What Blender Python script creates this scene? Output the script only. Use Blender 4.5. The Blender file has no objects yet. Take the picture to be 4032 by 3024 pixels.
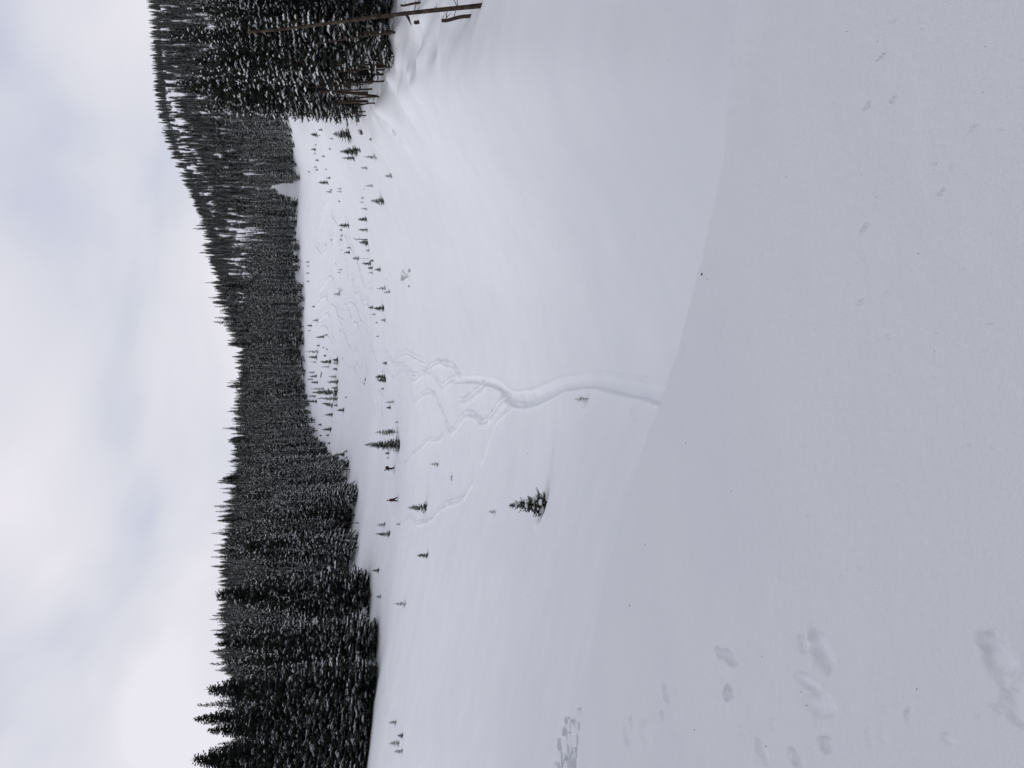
import bpy, math, random
import numpy as np
from mathutils import Matrix, Vector

random.seed(7)
rng = np.random.default_rng(11)
scene = bpy.context.scene
COL = scene.collection

# ------------------------------------------------------------------ camera
F, CU, CV = 3046.0, 1512.0, 2016.0          # focal length / centre of the upright photograph (px)
HORIZON = 1850.0
P = -math.atan((CV - HORIZON) / F)           # slight downward pitch
sp, cp = math.sin(P), math.cos(P)
cam = bpy.data.cameras.new("camera")
cam.sensor_width = 36.0
cam.lens = 36.0 * F / 4032.0
cam.clip_start = 0.05
cam.clip_end = 6000
camo = bpy.data.objects.new("camera", cam)
COL.objects.link(camo)
fwd = Vector((0, cp, sp)); up = Vector((0, -sp, cp)); right = Vector((1, 0, 0))
camo.matrix_world = Matrix(((-up.x, right.x, -fwd.x, 0), (-up.y, right.y, -fwd.y, 0),
                            (-up.z, right.z, -fwd.z, 0), (0, 0, 0, 1)))   # phone held on its side
scene.camera = camo

# ------------------------------------------------------------------ sky and sun
SUN_EL, SUN_AZ = math.radians(22), Vector((-0.96, -0.28, 0)).normalized()
world = bpy.data.worlds.new("World")
scene.world = world
world.use_nodes = True
nt = world.node_tree
nt.nodes.clear()
def N(t, typ, **kw):
    n = t.nodes.new(typ)
    for k, v in kw.items(): setattr(n, k, v)
    return n
out = N(nt, 'ShaderNodeOutputWorld')
mix = N(nt, 'ShaderNodeMixShader')
bg1 = N(nt, 'ShaderNodeBackground'); bg2 = N(nt, 'ShaderNodeBackground')
sky = N(nt, 'ShaderNodeTexSky', sky_type='NISHITA', sun_disc=False)
sky.sun_elevation = SUN_EL
sky.sun_rotation = math.atan2(SUN_AZ.x, SUN_AZ.y)
bg1.inputs[1].default_value = 0.1
tc = N(nt, 'ShaderNodeTexCoord')
sep = N(nt, 'ShaderNodeSeparateXYZ')
addz = N(nt, 'ShaderNodeMath', operation='ADD'); addz.inputs[1].default_value = 0.28
mx = N(nt, 'ShaderNodeMath', operation='MAXIMUM'); mx.inputs[1].default_value = 0.05
dx = N(nt, 'ShaderNodeMath', operation='DIVIDE'); dy = N(nt, 'ShaderNodeMath', operation='DIVIDE')
cmb = N(nt, 'ShaderNodeCombineXYZ')
n1 = N(nt, 'ShaderNodeTexNoise'); n1.inputs['Scale'].default_value = 1.7; n1.inputs['Detail'].default_value = 5; n1.inputs['Roughness'].default_value = 0.42
n1.inputs['Distortion'].default_value = 0.3
ramp = N(nt, 'ShaderNodeValToRGB')
r = ramp.color_ramp
r.elements[0].position = 0.33; r.elements[0].color = (0.53, 0.56, 0.71, 1)
r.elements[1].position = 0.60; r.elements[1].color = (0.86, 0.835, 0.90, 1)
e = r.elements.new(0.45); e.color = (0.71, 0.72, 0.80, 1)
L = nt.links.new
L(tc.outputs['Generated'], sep.inputs[0]); L(sep.outputs[2], addz.inputs[0]); L(addz.outputs[0], mx.inputs[0])
L(sep.outputs[0], dx.inputs[0]); L(mx.outputs[0], dx.inputs[1]); L(sep.outputs[1], dy.inputs[0]); L(mx.outputs[0], dy.inputs[1])
L(dx.outputs[0], cmb.inputs[0]); L(dy.outputs[0], cmb.inputs[1]); L(cmb.outputs[0], n1.inputs['Vector'])
L(n1.outputs['Fac'], ramp.inputs[0]); L(ramp.outputs[0], bg2.inputs[0]); bg2.inputs[1].default_value = 1.0
L(sky.outputs[0], bg1.inputs[0]); L(bg1.outputs[0], mix.inputs[1]); L(bg2.outputs[0], mix.inputs[2])
mix.inputs[0].default_value = 0.95
L(mix.outputs[0], out.inputs[0])

sl = bpy.data.lights.new("sun", 'SUN'); sl.energy = 0.9; sl.angle = math.radians(24); sl.color = (1, 0.97, 0.93)
so = bpy.data.objects.new("sun", sl); COL.objects.link(so)
sd = Vector((SUN_AZ.x * math.cos(SUN_EL), SUN_AZ.y * math.cos(SUN_EL), math.sin(SUN_EL)))
so.rotation_euler = sd.to_track_quat('Z', 'Y').to_euler()
scene.view_settings.view_transform = 'Standard'
scene.view_settings.look = 'None'
scene.view_settings.exposure = 0
scene.view_settings.gamma = 1
scene.view_settings.use_curve_mapping = False

# ------------------------------------------------------------------ helpers
def material(name, color, rough=0.8, spec=0.2, noise=None, bump=None):
    m = bpy.data.materials.new(name); m.use_nodes = True
    t = m.node_tree; b = t.nodes['Principled BSDF']
    b.inputs['Base Color'].default_value = (*color, 1); b.inputs['Roughness'].default_value = rough
    b.inputs['Specular IOR Level'].default_value = spec
    tcn = N(t, 'ShaderNodeTexCoord')
    if noise:
        c2, sc = noise
        n = N(t, 'ShaderNodeTexNoise'); n.inputs['Scale'].default_value = sc; n.inputs['Detail'].default_value = 4
        mxr = N(t, 'ShaderNodeMix', data_type='RGBA')
        mxr.inputs[6].default_value = (*color, 1); mxr.inputs[7].default_value = (*c2, 1)
        rp = N(t, 'ShaderNodeValToRGB'); rp.color_ramp.elements[0].position = 0.35; rp.color_ramp.elements[1].position = 0.65
        t.links.new(tcn.outputs['Object'], n.inputs['Vector']); t.links.new(n.outputs['Fac'], rp.inputs[0])
        t.links.new(rp.outputs[0], mxr.inputs[0]); t.links.new(mxr.outputs[2], b.inputs['Base Color'])
    if bump:
        prev = None
        for sc, st, dist in bump:
            n = N(t, 'ShaderNodeTexNoise'); n.inputs['Scale'].default_value = sc; n.inputs['Detail'].default_value = 5
            bp = N(t, 'ShaderNodeBump'); bp.inputs['Strength'].default_value = st; bp.inputs['Distance'].default_value = dist
            t.links.new(tcn.outputs['Object'], n.inputs['Vector']); t.links.new(n.outputs['Fac'], bp.inputs['Height'])
            if prev: t.links.new(prev.outputs[0], bp.inputs['Normal'])
            prev = bp
        t.links.new(prev.outputs[0], b.inputs['Normal'])
    return m

M_snow = material('snow', (0.795, 0.81, 0.845), 0.75, 0.15, noise=((0.765, 0.785, 0.825), 0.35),
                  bump=[(90.0, 0.5, 0.006), (14.0, 0.35, 0.02), (2.2, 0.35, 0.06)])
M_tsnow = material('branch_snow', (0.78, 0.80, 0.82), 0.8, 0.1)
M_fol = material('needles', (0.022, 0.026, 0.022), 0.9, 0.1, noise=((0.042, 0.046, 0.036), 0.6))
M_fol2 = material('young_needles', (0.038, 0.050, 0.032), 0.9, 0.1, noise=((0.075, 0.08, 0.055), 3.0))
M_bark = material('bark', (0.028, 0.021, 0.018), 0.95, 0.1, noise=((0.085, 0.066, 0.052), 2.5), bump=[(9.0, 0.8, 0.05)])
M_deadbark = material('dead_bark', (0.065, 0.05, 0.042), 0.95, 0.1, noise=((0.03, 0.022, 0.02), 4.0), bump=[(12.0, 0.8, 0.05)])
M_twig = material('bare_twig', (0.16, 0.15, 0.15), 0.9, 0.1)
M_rock = material('dark_rock', (0.05, 0.05, 0.055), 0.9, 0.2, noise=((0.11, 0.105, 0.10), 6.0))
M_red = material('red_jacket', (0.13, 0.008, 0.011), 0.7, 0.2, noise=((0.09, 0.007, 0.01), 12))
M_black = material('black_fabric', (0.012, 0.012, 0.015), 0.8, 0.2, noise=((0.022, 0.02, 0.024), 15))
M_skin = material('skin', (0.45, 0.27, 0.2), 0.6, 0.3)
M_helmet = material('helmet_shell', (0.16, 0.20, 0.23), 0.35, 0.5)
M_helmet2 = material('dark_helmet_shell', (0.02, 0.022, 0.026), 0.35, 0.5)
M_maroon = material('maroon_fabric', (0.06, 0.01, 0.015), 0.8, 0.2, noise=((0.03, 0.01, 0.012), 10))
M_ski = material('ski_topsheet', (0.03, 0.03, 0.035), 0.4, 0.5)
M_metal = material('pole_metal', (0.25, 0.25, 0.27), 0.4, 0.6)

def mesh(name, V, Fc, mat, smooth=False):
    me = bpy.data.meshes.new(name)
    V = np.asarray(V, dtype=np.float32)
    if isinstance(Fc, np.ndarray):
        k = Fc.shape[1]; n = len(Fc)
        me.vertices.add(len(V)); me.vertices.foreach_set('co', V.ravel())
        me.loops.add(n * k); me.loops.foreach_set('vertex_index', Fc.astype(np.int32).ravel())
        me.polygons.add(n)
        me.polygons.foreach_set('loop_start', np.arange(0, n * k, k, dtype=np.int32))
        me.update(calc_edges=True)
    else:
        me.from_pydata([tuple(map(float, v)) for v in V], [], Fc); me.update()
    me.materials.append(mat)
    if smooth: me.polygons.foreach_set('use_smooth', np.ones(len(me.polygons), dtype=bool))
    return me

def obj(name, me, parent=None, loc=(0, 0, 0), rot=(0, 0, 0), scl=(1, 1, 1)):
    o = bpy.data.objects.new(name, me); COL.objects.link(o)
    o.location = loc; o.rotation_euler = rot; o.scale = scl
    if parent: o.parent = parent
    return o

def tag(o, label=None, cat=None, group=None, kind=None):
    if label: o['label'] = label
    if cat: o['category'] = cat
    if group: o['group'] = group
    if kind: o['kind'] = kind
    return o

def empty(name, loc, rot=(0, 0, 0), scl=(1, 1, 1)):
    o = obj(name, None, None, loc, rot, scl); o.empty_display_size = 0.3
    return o

# ------------------------------------------------------------------ noise
_perm = np.random.default_rng(5).permutation(512)
_perm = np.concatenate([_perm, _perm]).astype(np.int64)
_ang = np.random.default_rng(6).random(512) * 2 * np.pi
def perlin(x, y):
    xi = np.floor(x).astype(np.int64); yi = np.floor(y).astype(np.int64)
    xf = x - xi; yf = y - yi
    u = xf * xf * xf * (xf * (xf * 6 - 15) + 10); v = yf * yf * yf * (yf * (yf * 6 - 15) + 10)
    def g(ix, iy, fx, fy):
        a = _ang[_perm[(_perm[ix & 511] + iy) & 511]]
        return np.cos(a) * fx + np.sin(a) * fy
    a = g(xi, yi, xf, yf); b = g(xi + 1, yi, xf - 1, yf); c = g(xi, yi + 1, xf, yf - 1); d = g(xi + 1, yi + 1, xf - 1, yf - 1)
    return (a + u * (b - a)) * (1 - v) + (c + u * (d - c)) * v
def fbm(x, y, o=3):
    s = 0; a = 1
    for i in range(o):
        s = s + a * perlin(x * 2 ** i + 17.3 * i, y * 2 ** i - 9.1 * i); a *= 0.5
    return s

# ------------------------------------------------------------------ terrain shape
def slope_of_V(V):
    Y = (CV - V) / F
    return (sp + Y * cp) / (cp - Y * sp)
COLS = {  # direction (as photo column) : distance, line of sight row
    0:    [(10,2700),(14,2420),(18,2270),(22,2235),(28,2165),(45,1900),(70,1680),(95,1530),(110,1449),(150,1380),(220,1290),(350,1230),(600,1120),(1300,1120)],
    435:  [(8,3000),(14,2480),(20,2350),(30,2240),(45,2020),(70,1780),(100,1590),(118,1504),(150,1420),(220,1320),(350,1210),(600,990),(1300,1000)],
    780:  [(7,3200),(12,2700),(18,2490),(28,2340),(45,2110),(70,1850),(100,1660),(130,1520),(150,1440),(200,1340),(350,1200),(600,985),(1300,1000)],
    1070: [(6,3400),(12,2850),(18,2640),(28,2430),(50,2145),(80,1850),(110,1670),(135,1560),(165,1460),(182,1404),(250,1290),(400,1150),(600,1015),(1300,1020)],
    1200: [(6,3400),(12,2900),(18,2700),(28,2480),(50,2170),(80,1870),(110,1685),(140,1550),(170,1465),(210,1385),(230,1345),(300,1240),(400,1150),(600,1030),(1300,1050)],
    1440: [(5,3600),(12,3000),(18,2790),(26,2590),(40,2340),(60,2080),(90,1810),(130,1600),(170,1485),(200,1440),(260,1330),(330,1215),(342,1205),(450,1110),(600,1040),(1300,1070)],
    1580: [(5,3600),(12,3000),(18,2810),(26,2610),(40,2340),(60,2060),(90,1780),(130,1590),(165,1488),(180,1466),(205,1462),(260,1350),(340,1203),(352,1200),(450,1120),(600,1070),(1300,1100)],
    1860: [(5,3500),(10,3000),(15,2860),(22,2650),(40,2290),(60,2030),(90,1750),(130,1560),(156,1480),(170,1466),(192,1475),(250,1370),(340,1205),(352,1200),(480,1090),(700,935),(1300,950)],
    2120: [(5,3300),(8,3030),(12,2830),(20,2600),(40,2200),(60,1930),(90,1660),(120,1515),(143,1455),(153,1448),(172,1455),(240,1370),(330,1215),(352,1192),(500,1060),(800,890),(1100,845),(1400,880)],
    2290: [(5,3250),(8,2980),(12,2760),(20,2500),(35,2200),(60,1860),(85,1640),(110,1500),(130,1440),(200,1370),(280,1270),(318,1229),(340,1240),(380,1205),(500,1100),(800,870),(1150,760),(1400,800)],
    2460: [(5,3150),(8,2880),(12,2680),(20,2400),(35,2080),(60,1760),(80,1560),(100,1440),(140,1380),(200,1290),(290,1195),(310,1205),(360,1180),(500,1080),(800,800),(1150,670),(1400,690)],
    2560: [(5,3120),(8,2850),(12,2640),(20,2350),(35,2030),(50,1790),(70,1545),(82,1440),(100,1385),(150,1320),(280,1150),(300,1155),(500,1040),(800,760),(1150,650),(1400,670)],
    2760: [(5,3080),(8,2830),(12,2580),(20,2260),(30,2010),(40,1850),(55,1660),(66,1560),(80,1490),(150,1350),(300,1170),(500,1000),(800,720),(1150,640),(1400,660)],
    3024: [(5,3050),(8,2840),(12,2590),(16,2400),(25,2130),(35,1985),(45,1890),(55,1710),(65,1590),(80,1490),(150,1330),(300,1150),(500,950),(800,700),(1150,625),(1400,640)],
}
def phi_of_U(U): return math.atan((U - CU) / F)
NR, NP = 900, 1441
lr = np.linspace(math.log(0.4), math.log(1500), NR)
phig = np.linspace(-math.pi, math.pi, NP)
cols = []
for U, kn in COLS.items():
    ph = phi_of_U(U); c = math.cos(ph)
    rr = np.array([k[0] / c for k in kn]); zz = np.array([k[0] * slope_of_V(k[1]) for k in kn])
    cols.append((ph, np.interp(lr, np.log(rr), zz)))
c0 = cols[0][1]; c1 = cols[-1][1]
def zc(kn): return np.interp(lr, np.log([k[0] for k in kn]), [k[1] for k in kn])
back = zc([(1, -1.7), (9, -1.7), (40, 0.5), (200, 22), (1500, 90)])
cols += [(math.radians(-40), c0), (math.radians(-75), zc([(1, -1.7), (12, -1.9), (30, -1.5), (100, 12), (1500, 200)])),
         (math.radians(-125), back), (-math.pi, back), (math.pi, back), (math.radians(120), back),
         (math.radians(38), c1), (math.radians(75), zc([(1, -1.7), (12, -2.0), (30, -1.2), (100, 12), (1500, 250)]))]
cols.sort(key=lambda a: a[0])
cph = np.array([c[0] for c in cols]); cz = np.array([c[1] for c in cols])
T = np.empty((NP, NR))
for j in range(NR): T[:, j] = np.interp(phig, cph, cz[:, j])
def gsm(A, s, axis):
    k = np.exp(-0.5 * (np.arange(-int(3 * s), int(3 * s) + 1) / s) ** 2); k /= k.sum(); h = len(k) // 2
    pad = [(0, 0), (0, 0)]; pad[axis] = (h, h)
    B = np.pad(A, pad, mode='edge')
    return np.apply_along_axis(lambda v: np.convolve(v, k, 'valid'), axis, B)
T = gsm(T, 4.0, 1); T = gsm(T, 7.0, 0)

lipU = [(-3000, 13), (-700, 12.5), (0, 12.3), (250, 11.7), (554, 10.5), (1000, 8.4), (1447, 6.8), (1639, 6.25), (2003, 5.6), (2842, 4.5), (3400, 4.1), (6000, 4)]
lph = np.array([phi_of_U(a[0]) for a in lipU]); lrr = np.array([a[1] / math.cos(phi_of_U(a[0])) for a in lipU])

lip2U = [(-3000, 20), (-700, 20), (0, 17.2), (243, 14.4), (400, 12.4), (560, 10.5), (700, 9.0), (1000, 7), (1447, 5), (2000, 3), (3024, 2), (6000, 1)]
lr2 = np.array([a[1] / math.cos(phi_of_U(a[0])) for a in lip2U]); lph2 = np.array([phi_of_U(a[0]) for a in lip2U])
wells = []      # (x, y, radius, depth) snow hollows round the young trees
mounds = []
pits = []       # (x, y, ax, ay, rot, depth)
def height(x, y, detail=True):
    x = np.asarray(x, float); y = np.asarray(y, float)
    rr = np.hypot(x, y) + 1e-6; ph = np.arctan2(x, y)
    fi = np.clip((np.log(rr) - lr[0]) / (lr[1] - lr[0]), 0, NR - 1.001); fj = np.clip((ph + math.pi) / (phig[1] - phig[0]), 0, NP - 1.001)
    i = fi.astype(int); j = fj.astype(int); a = fi - i; b = fj - j
    z = (T[j, i] * (1 - a) + T[j, i + 1] * a) * (1 - b) + (T[j + 1, i] * (1 - a) + T[j + 1, i + 1] * a) * b
    rl = np.interp(ph, lph, lrr)
    rl = rl * (1 + 0.004 * perlin(ph * 14, ph * 0 + 3.3) + 0.006 * perlin(ph * 60, ph * 0 + 7.7))
    led = np.maximum(np.interp(ph, lph2, lr2) * (1 + 0.02 * perlin(ph * 40, ph * 0 + 1.3)), rl)
    d = rr - led
    w = (0.20 * rl + 0.8) * (1 + 0.9 * np.clip((ph - 0.04) / 0.3, 0, 1))
    k = np.clip(1 - d / w, 0, 1); k = np.where(d < 0, 1, k * k * (1.6 - 0.6 * k))
    zp = -1.7 - 0.20 * np.clip((rr - rl) / 0.25, 0, 1) * (led > rl + 0.1)
    z = z * (1 - k) + zp * k
    if detail:
        far = np.clip((rr - 12) / 25, 0, 1)
        vf = np.clip(rr / 60, 0.0, 4)
        z = z + far * 0.16 * fbm(x / 14 + 3, y / 9) * np.clip(vf, 0.4, 3) + 0.012 * (1 - far) * fbm(x / 1.3, y / 1.3)
        # long wind ripples across the slope
        z = z + far * 0.10 * fbm((x * 0.25 + y * 0.05) / 3, (y - 0.25 * x) / 3.2, 2)
        # lumpy snow at the edge of the right hand trees
        m = np.clip((ph - 0.30) / 0.08, 0, 1) * np.clip((rr - 38) / 16, 0, 1) * np.clip((170 - rr) / 60, 0, 1)
        z = z + m * (0.60 * fbm(x / 5.0, y / 5.0 + 5, 2) + 0.55 * np.clip(perlin(x / 2.6, y / 2.6) - .1, 0, 1))
    return z

def hit(U, V):
    X = (U - CU) / F; Y = (CV - V) / F
    dx_, dy_, dz_ = X, cp - Y * sp, sp + Y * cp
    t = np.exp(np.linspace(math.log(1.2), math.log(1450), 2600))
    g = height(t * dx_, t * dy_) - t * dz_
    idx = np.argmax(g >= 0)
    if g[idx] < 0: return None
    if idx == 0: tt = t[0]
    else: tt = t[idx - 1] + (t[idx] - t[idx - 1]) * (-g[idx - 1]) / (g[idx] - g[idx - 1] + 1e-12)
    return (tt * dx_, tt * dy_, tt * dz_)
def px_per_m(y): return F / y
def project(x, y, z):
    d = y * cp + z * sp; v = -y * sp + z * cp
    return CU + F * x / d, CV - F * v / d

# ------------------------------------------------------------------ young trees, measured on the photograph
def z8(x0, x1, y, w=None): return (1100 + .4342 * x0, 1100 + .4342 * x1, 3024 - (480 + .4342 * y), None if w is None else w * .4342)
def z2(x0, x1, y, w=None): return (700 + .6027 * x0, 700 + .6027 * x1, 3024 - (900 + .6027 * y), None if w is None else w * .6027)
FAR = 'tiny snow-dusted fir in the scatter high on the far white slope below the treeline'
YOUNG = [  # (top, base, column, half width), style, label or None
 (z8(280,345,115,22),'dense','dark clump-topped young fir high on the far slope near the right forest edge'),
 (z8(352,368,125,6),'dense',None),(z8(350,390,72,10),'dense',None),
 (z8(445,487,150,10),'sparse','thin fir standing just behind the broad cone-shaped fir by the right forest'),
 (z8(485,640,120,62),'dense','broad dense cone-shaped fir at the foot of the right forest edge'),
 (z8(445,465,245,9),'dense',None),
 (z8(540,700,262,42),'dense','larger green fir of the leaning pair left of the broad cone-shaped fir'),
 (z8(565,685,330,24),'dense','smaller fir touching the left side of the green pair near the right forest'),
 (z8(655,735,255,22),'dense','low dark fir at the foot of the green pair beside a snow hollow'),
 (z8(760,875,320,24),'sparse','spiky open-branched young fir below the green fir pair'),
 (z8(725,795,417,15),'sparse','slim spiky fir left of the spiky open-branched fir, near the snow hollows'),
 (z8(815,860,157,22),'dense','half-buried dark fir top beside the snow-capped boulder'),
 (z8(945,1015,490,25),'sparse','lone little fir standing lowest on the open snow at right of the row'),
 (z8(283,330,250,14),'dense',None),(z8(320,335,208,7),'dense',None),(z8(312,328,285,7),'dense',None),
 (z8(380,410,312,10),'dense',None),(z8(325,352,347,10),'dense',None),(z8(308,340,410,8),'dense',None),(z8(315,350,435,8),'dense',None),
 (z8(415,428,430,6),'dense',None),(z8(255,275,452,7),'dense',None),(z8(425,458,508,10),'dense',None),
 (z8(355,440,552,20),'dense','largest dark fir alone high on the far slope, right of the turn tracks'),
 (z8(420,470,635,9),'dense',None),(z8(445,478,618,9),'sparse',None),(z8(515,560,606,9),'sparse',None),(z8(515,560,632,9),'sparse',None),
 (z8(530,548,720,8),'dense',None),
 (z8(770,845,578,15),'sparse','crooked two-tiered fir with snow lump at the right end of the crest row'),
 (z8(757,773,610,6),'sparse',None),
 (z8(720,760,728,9),'sparse','left one of two tiny firs near the right end of the crest row'),
 (z8(728,762,690,9),'sparse','right one of two tiny firs near the right end of the crest row'),
 (z8(735,797,788,14),'sparse','small open fir on the crest between two tiny firs and a dark one'),
 (z8(825,940,720,36),'dense','bushy yellowish-green fir just below the crest row'),
 (z8(712,790,885,22),'dense','dark fir with thin spire on the crest, rightmost of three alike'),
 (z8(712,800,980,18),'dense','ragged narrow dark fir in the middle of the crest row'),
 (z8(720,803,1095,32),'dense','wide dark fir on the crest in front of a broken snag'),
 (z8(540,630,940,24),'dense','stout dark fir standing above the crest on the far slope'),
 (z8(540,568,980,10),'dense',None),(z8(545,575,1030,12),'sparse',None),(z8(545,575,1068,12),'dense',None),
 (z8(605,650,1142,10),'dense','smaller fir of a close pair above the crest row'),
 (z8(585,640,1185,15),'dense','taller fir of a close pair above the crest row'),
 (z8(780,817,1165,14),'sparse','low scraggly fir on the crest between the snag and the lollipop-shaped fir'),
 (z8(745,828,1285,22),'dense','pointed dark fir at the foot of the lollipop-shaped fir'),
 (z8(820,852,1258,14),'dense','low dark fir right below the lollipop-shaped fir'),
 (z8(800,842,1325,14),'dense','squat fir left of the pointed dark fir on the crest edge'),
 (z8(800,848,1368,12),'sparse','last small fir at the left end of the crest cluster'),
 (z8(862,917,1340,20),'dense','compact dark fir below the crest cluster on open snow'),
 (z8(965,975,1425,4),'sparse',None),
 (z8(878,965,1508,22),'sparse','thin upright young fir of the tilted pair below the tracks'),
 (z8(930,1000,1538,16),'sparse','brownish leaning fir of the tilted pair below the tracks'),
 (z8(483,548,1560,18),'sparse','open fir in the middle of the ski turns on the far slope'),
 (z8(530,565,1340,9),'sparse',None),(z8(525,550,1365,8),'sparse',None),(z8(558,570,1160,9),'sparse',None),
 (z8(235,268,1270,8),'dense',None),(z8(240,266,1308,7),'dense',None),(z8(238,268,1370,7),'dense',None),(z8(240,268,1445,8),'dense',None),
 (z2(1240,1275,515,12),'dense','small dark fir behind the stout clump in the tracks'),
 (z2(1280,1343,523,20),'dense','stout layered dark fir clump among the tracks'),
 (z2(1262,1290,560,8),'sparse',None),(z2(1322,1357,598,15),'sparse','little spread-armed fir left of the stout layered clump'),
 (z2(1290,1303,615,5),'dense',None),(z2(875,892,510,7),'dense',None),(z2(875,920,600,14),'sparse',None),
 (z2(845,875,635,8),'dense',None),(z2(848,867,668,5),'dense',None),(z2(903,912,633,5),'dense',None),
 (z2(903,955,708,10),'dense',None),(z2(955,983,695,8),'dense',None),
 (z2(1290,1313,704,8),'sparse','tiny fir beside the start of the rightmost ski track'),
 (z2(905,925,765,7),'dense',None),(z2(943,955,778,5),'dense',None),(z2(963,978,788,5),'dense',None),
 (z2(828,918,805,9),'sparse',None),(z2(850,908,840,13),'dense',None),(z2(862,902,872,8),'sparse',None),
 (z2(930,997,872,14),'dense','dark pointed fir at the top of the fir cluster on the far slope'),
 (z2(1010,1045,858,16),'dense',None),(z2(1005,1045,880,12),'sparse',None),
 (z2(950,968,830,8),'dense',None),(z2(930,985,902,8),'sparse',None),
 (z2(1335,1365,880,12),'dense','little dark fir right of the wide fir clump at the track junction'),
 (z2(1290,1355,968,22),'dense','taller half of the wide fir clump where the tracks meet'),
 (z2(1300,1358,990,20),'dense','left half of the wide fir clump where the tracks meet'),
 (z2(1333,1342,932,4),'dense',None),(z2(1328,1345,1047,7),'dense','tiny dark shrub-like fir left of the wide fir clump'),
 (z2(975,1043,1003,15),'dense',None),(z2(985,1035,968,14),'sparse',None),(z2(1010,1040,918,10),'dense',None),
 (z2(860,905,965,10),'dense',None),(z2(845,890,940,9),'sparse',None),(z2(870,912,1005,10),'dense',None),(z2(840,880,985,10),'sparse',None),
 (z2(865,955,1048,13),'sparse',None),(z2(880,1040,1068,18),'dense','tall full fir in the middle of the cluster on the far slope'),
 (z2(1000,1042,1040,10),'dense',None),(z2(908,1040,1113,15),'dense','tall narrow fir at the left of the cluster on the far slope'),
 (z2(942,1012,1155,15),'dense','heavy dark fir leaning slightly below the far left treeline'),(z2(1018,1042,1155,9),'dense',None),
 (z2(840,900,1095,12),'sparse',None),(z2(850,905,1130,12),'dense',None),
 (z2(1350,1405,1133,13),'sparse','spread fir right of the dark block-shaped fir'),
 (z2(1360,1388,1170,18),'dense','low block-shaped dark fir at the left of the tracks'),
 (z2(1085,1105,1103,8),'sparse',None),(z2(1040,1085,1186,15),'dense','round dark fir alone on the slope below the far cluster'),
 (z2(955,1008,1216,12),'dense',None),(z2(915,938,1280,9),'dense',None),(z2(940,1000,1312,15),'dense','dark round-bottomed fir below the treeline gap'),
 (z2(965,985,1350,8),'dense',None),(z2(923,937,1352,6),'dense',None),(z2(975,993,1403,8),'dense',None),
 (z2(1418,1438,1265,10),'sparse','thin bare little fir right of the two big meadow firs'),
 (z2(1353,1380,1468,11),'dense','small round fir between the tallest meadow fir and the skier in black'),
 (z2(1358,1378,1498,7),'sparse','tiny fir tuft just right of the skier in black'),
 (z2(1040,1087,1476,16),'dense','three-tiered dark fir standing before the left forest bay'),
 (z2(1088,1106,1455,8),'dense',None),(z2(1092,1106,1495,7),'dense',None),
 (z2(1643,1700,1540,17),'sparse','small spiny fir on the open snow below the skier in black'),
 (z2(1095,1108,1635,7),'dense',None),
 ((1606,1677,1025,19),'dense','snow-flecked young fir just below the skier in red'),
 ((1922,1949,1008,11),'sprig','tiny spread fir sprig above the snow-laden hero fir'),
 ((1481,1516,958,12),'sparse','shorter fir of the pair left of the skier in red'),
 ((1477,1532,921,11),'dense','taller fir of the pair left of the skier in red'),
 ((1557,1574,960,6),'sparse','tiniest fir tip below the pair left of the skiers'),
 ((1642,1682,838,11),'dense','lone narrow fir on the snow left of the curved single track'),
 ((1466,1491,778,9),'dense','small dark fir on the snow edge before the left forest wall'),
 ((1478,1499,674,9),'sparse','bent snow-loaded fir top near the left forest wall'),
 ((1548,1596,645,12),'sparse','upright open fir alone on the left of the meadow'),
 ((1526,1560,180,11),'sparse','rightmost of four small firs near the left edge of the meadow'),
 ((1563,1584,127,9),'dense','roundest of four small firs near the left edge of the meadow'),
 ((1526,1570,98,13),'sparse','upper left fir of four small firs near the left edge of the meadow'),
 ((1548,1585,66,13),'sparse','lower left fir of four small firs near the left edge of the meadow'),
 ((2261,2308,1454,14),'sprig','bare-stemmed fir sprig poking out beside the wide ski trench'),
]
young_pos = []
for (tp, bs, U, hw), st, lb in YOUNG:
    h = hit(U, bs)
    if h is None: continue
    H = (bs - tp) * h[1] / F
    young_pos.append((h, H, (hw or 10) * h[1] / F, st, lb))
hero = hit(1036, 2143); HERO_H = 148 * hero[1] / F
big = hit(3024 - (900 + .6027 * 1412), 700 + .6027 * 1440); BIG_H = 225 * .6027 * big[1] / F
big2 = hit(3024 - (900 + .6027 * 1330), 700 + .6027 * 1436); BIG2_H = 150 * .6027 * big2[1] / F
for h, H, w, st, lb in young_pos + [(hero, HERO_H, 1, '', ''), (big, BIG_H, 2, '', ''), (big2, BIG2_H, 1, '', '')]:
    wells.append((h[0] + 0.15, h[1], max(0.45, w * 0.8), min(0.35, 0.12 * H + 0.08)))

# ------------------------------------------------------------------ ski trench and tracks
def q4(pts): return [(3024 - (1200 + .6329 * y), 1400 + .6329 * x) for x, y in pts]
def q2(pts): return [(3024 - (900 + .6027 * y), 700 + .6027 * x) for x, y in pts]
def q8(pts): return [(3024 - (480 + .4342 * y), 1100 + .4342 * x) for x, y in pts]
def catmull(pts, step=6.0):
    pts = [np.array(p, float) for p in pts]; o = []
    for i in range(len(pts) - 1):
        p0 = pts[max(i - 1, 0)]; p1 = pts[i]; p2 = pts[i + 1]; p3 = pts[min(i + 2, len(pts) - 1)]
        n = max(2, int(np.linalg.norm(p2 - p1) / step))
        for k in range(n):
            t = k / n
            o.append(0.5 * ((2 * p1) + (-p0 + p2) * t + (2 * p0 - 5 * p1 + 4 * p2 - p3) * t * t + (-p0 + 3 * p1 - 3 * p2 + p3) * t ** 3))
    o.append(pts[-1]); return o
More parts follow.
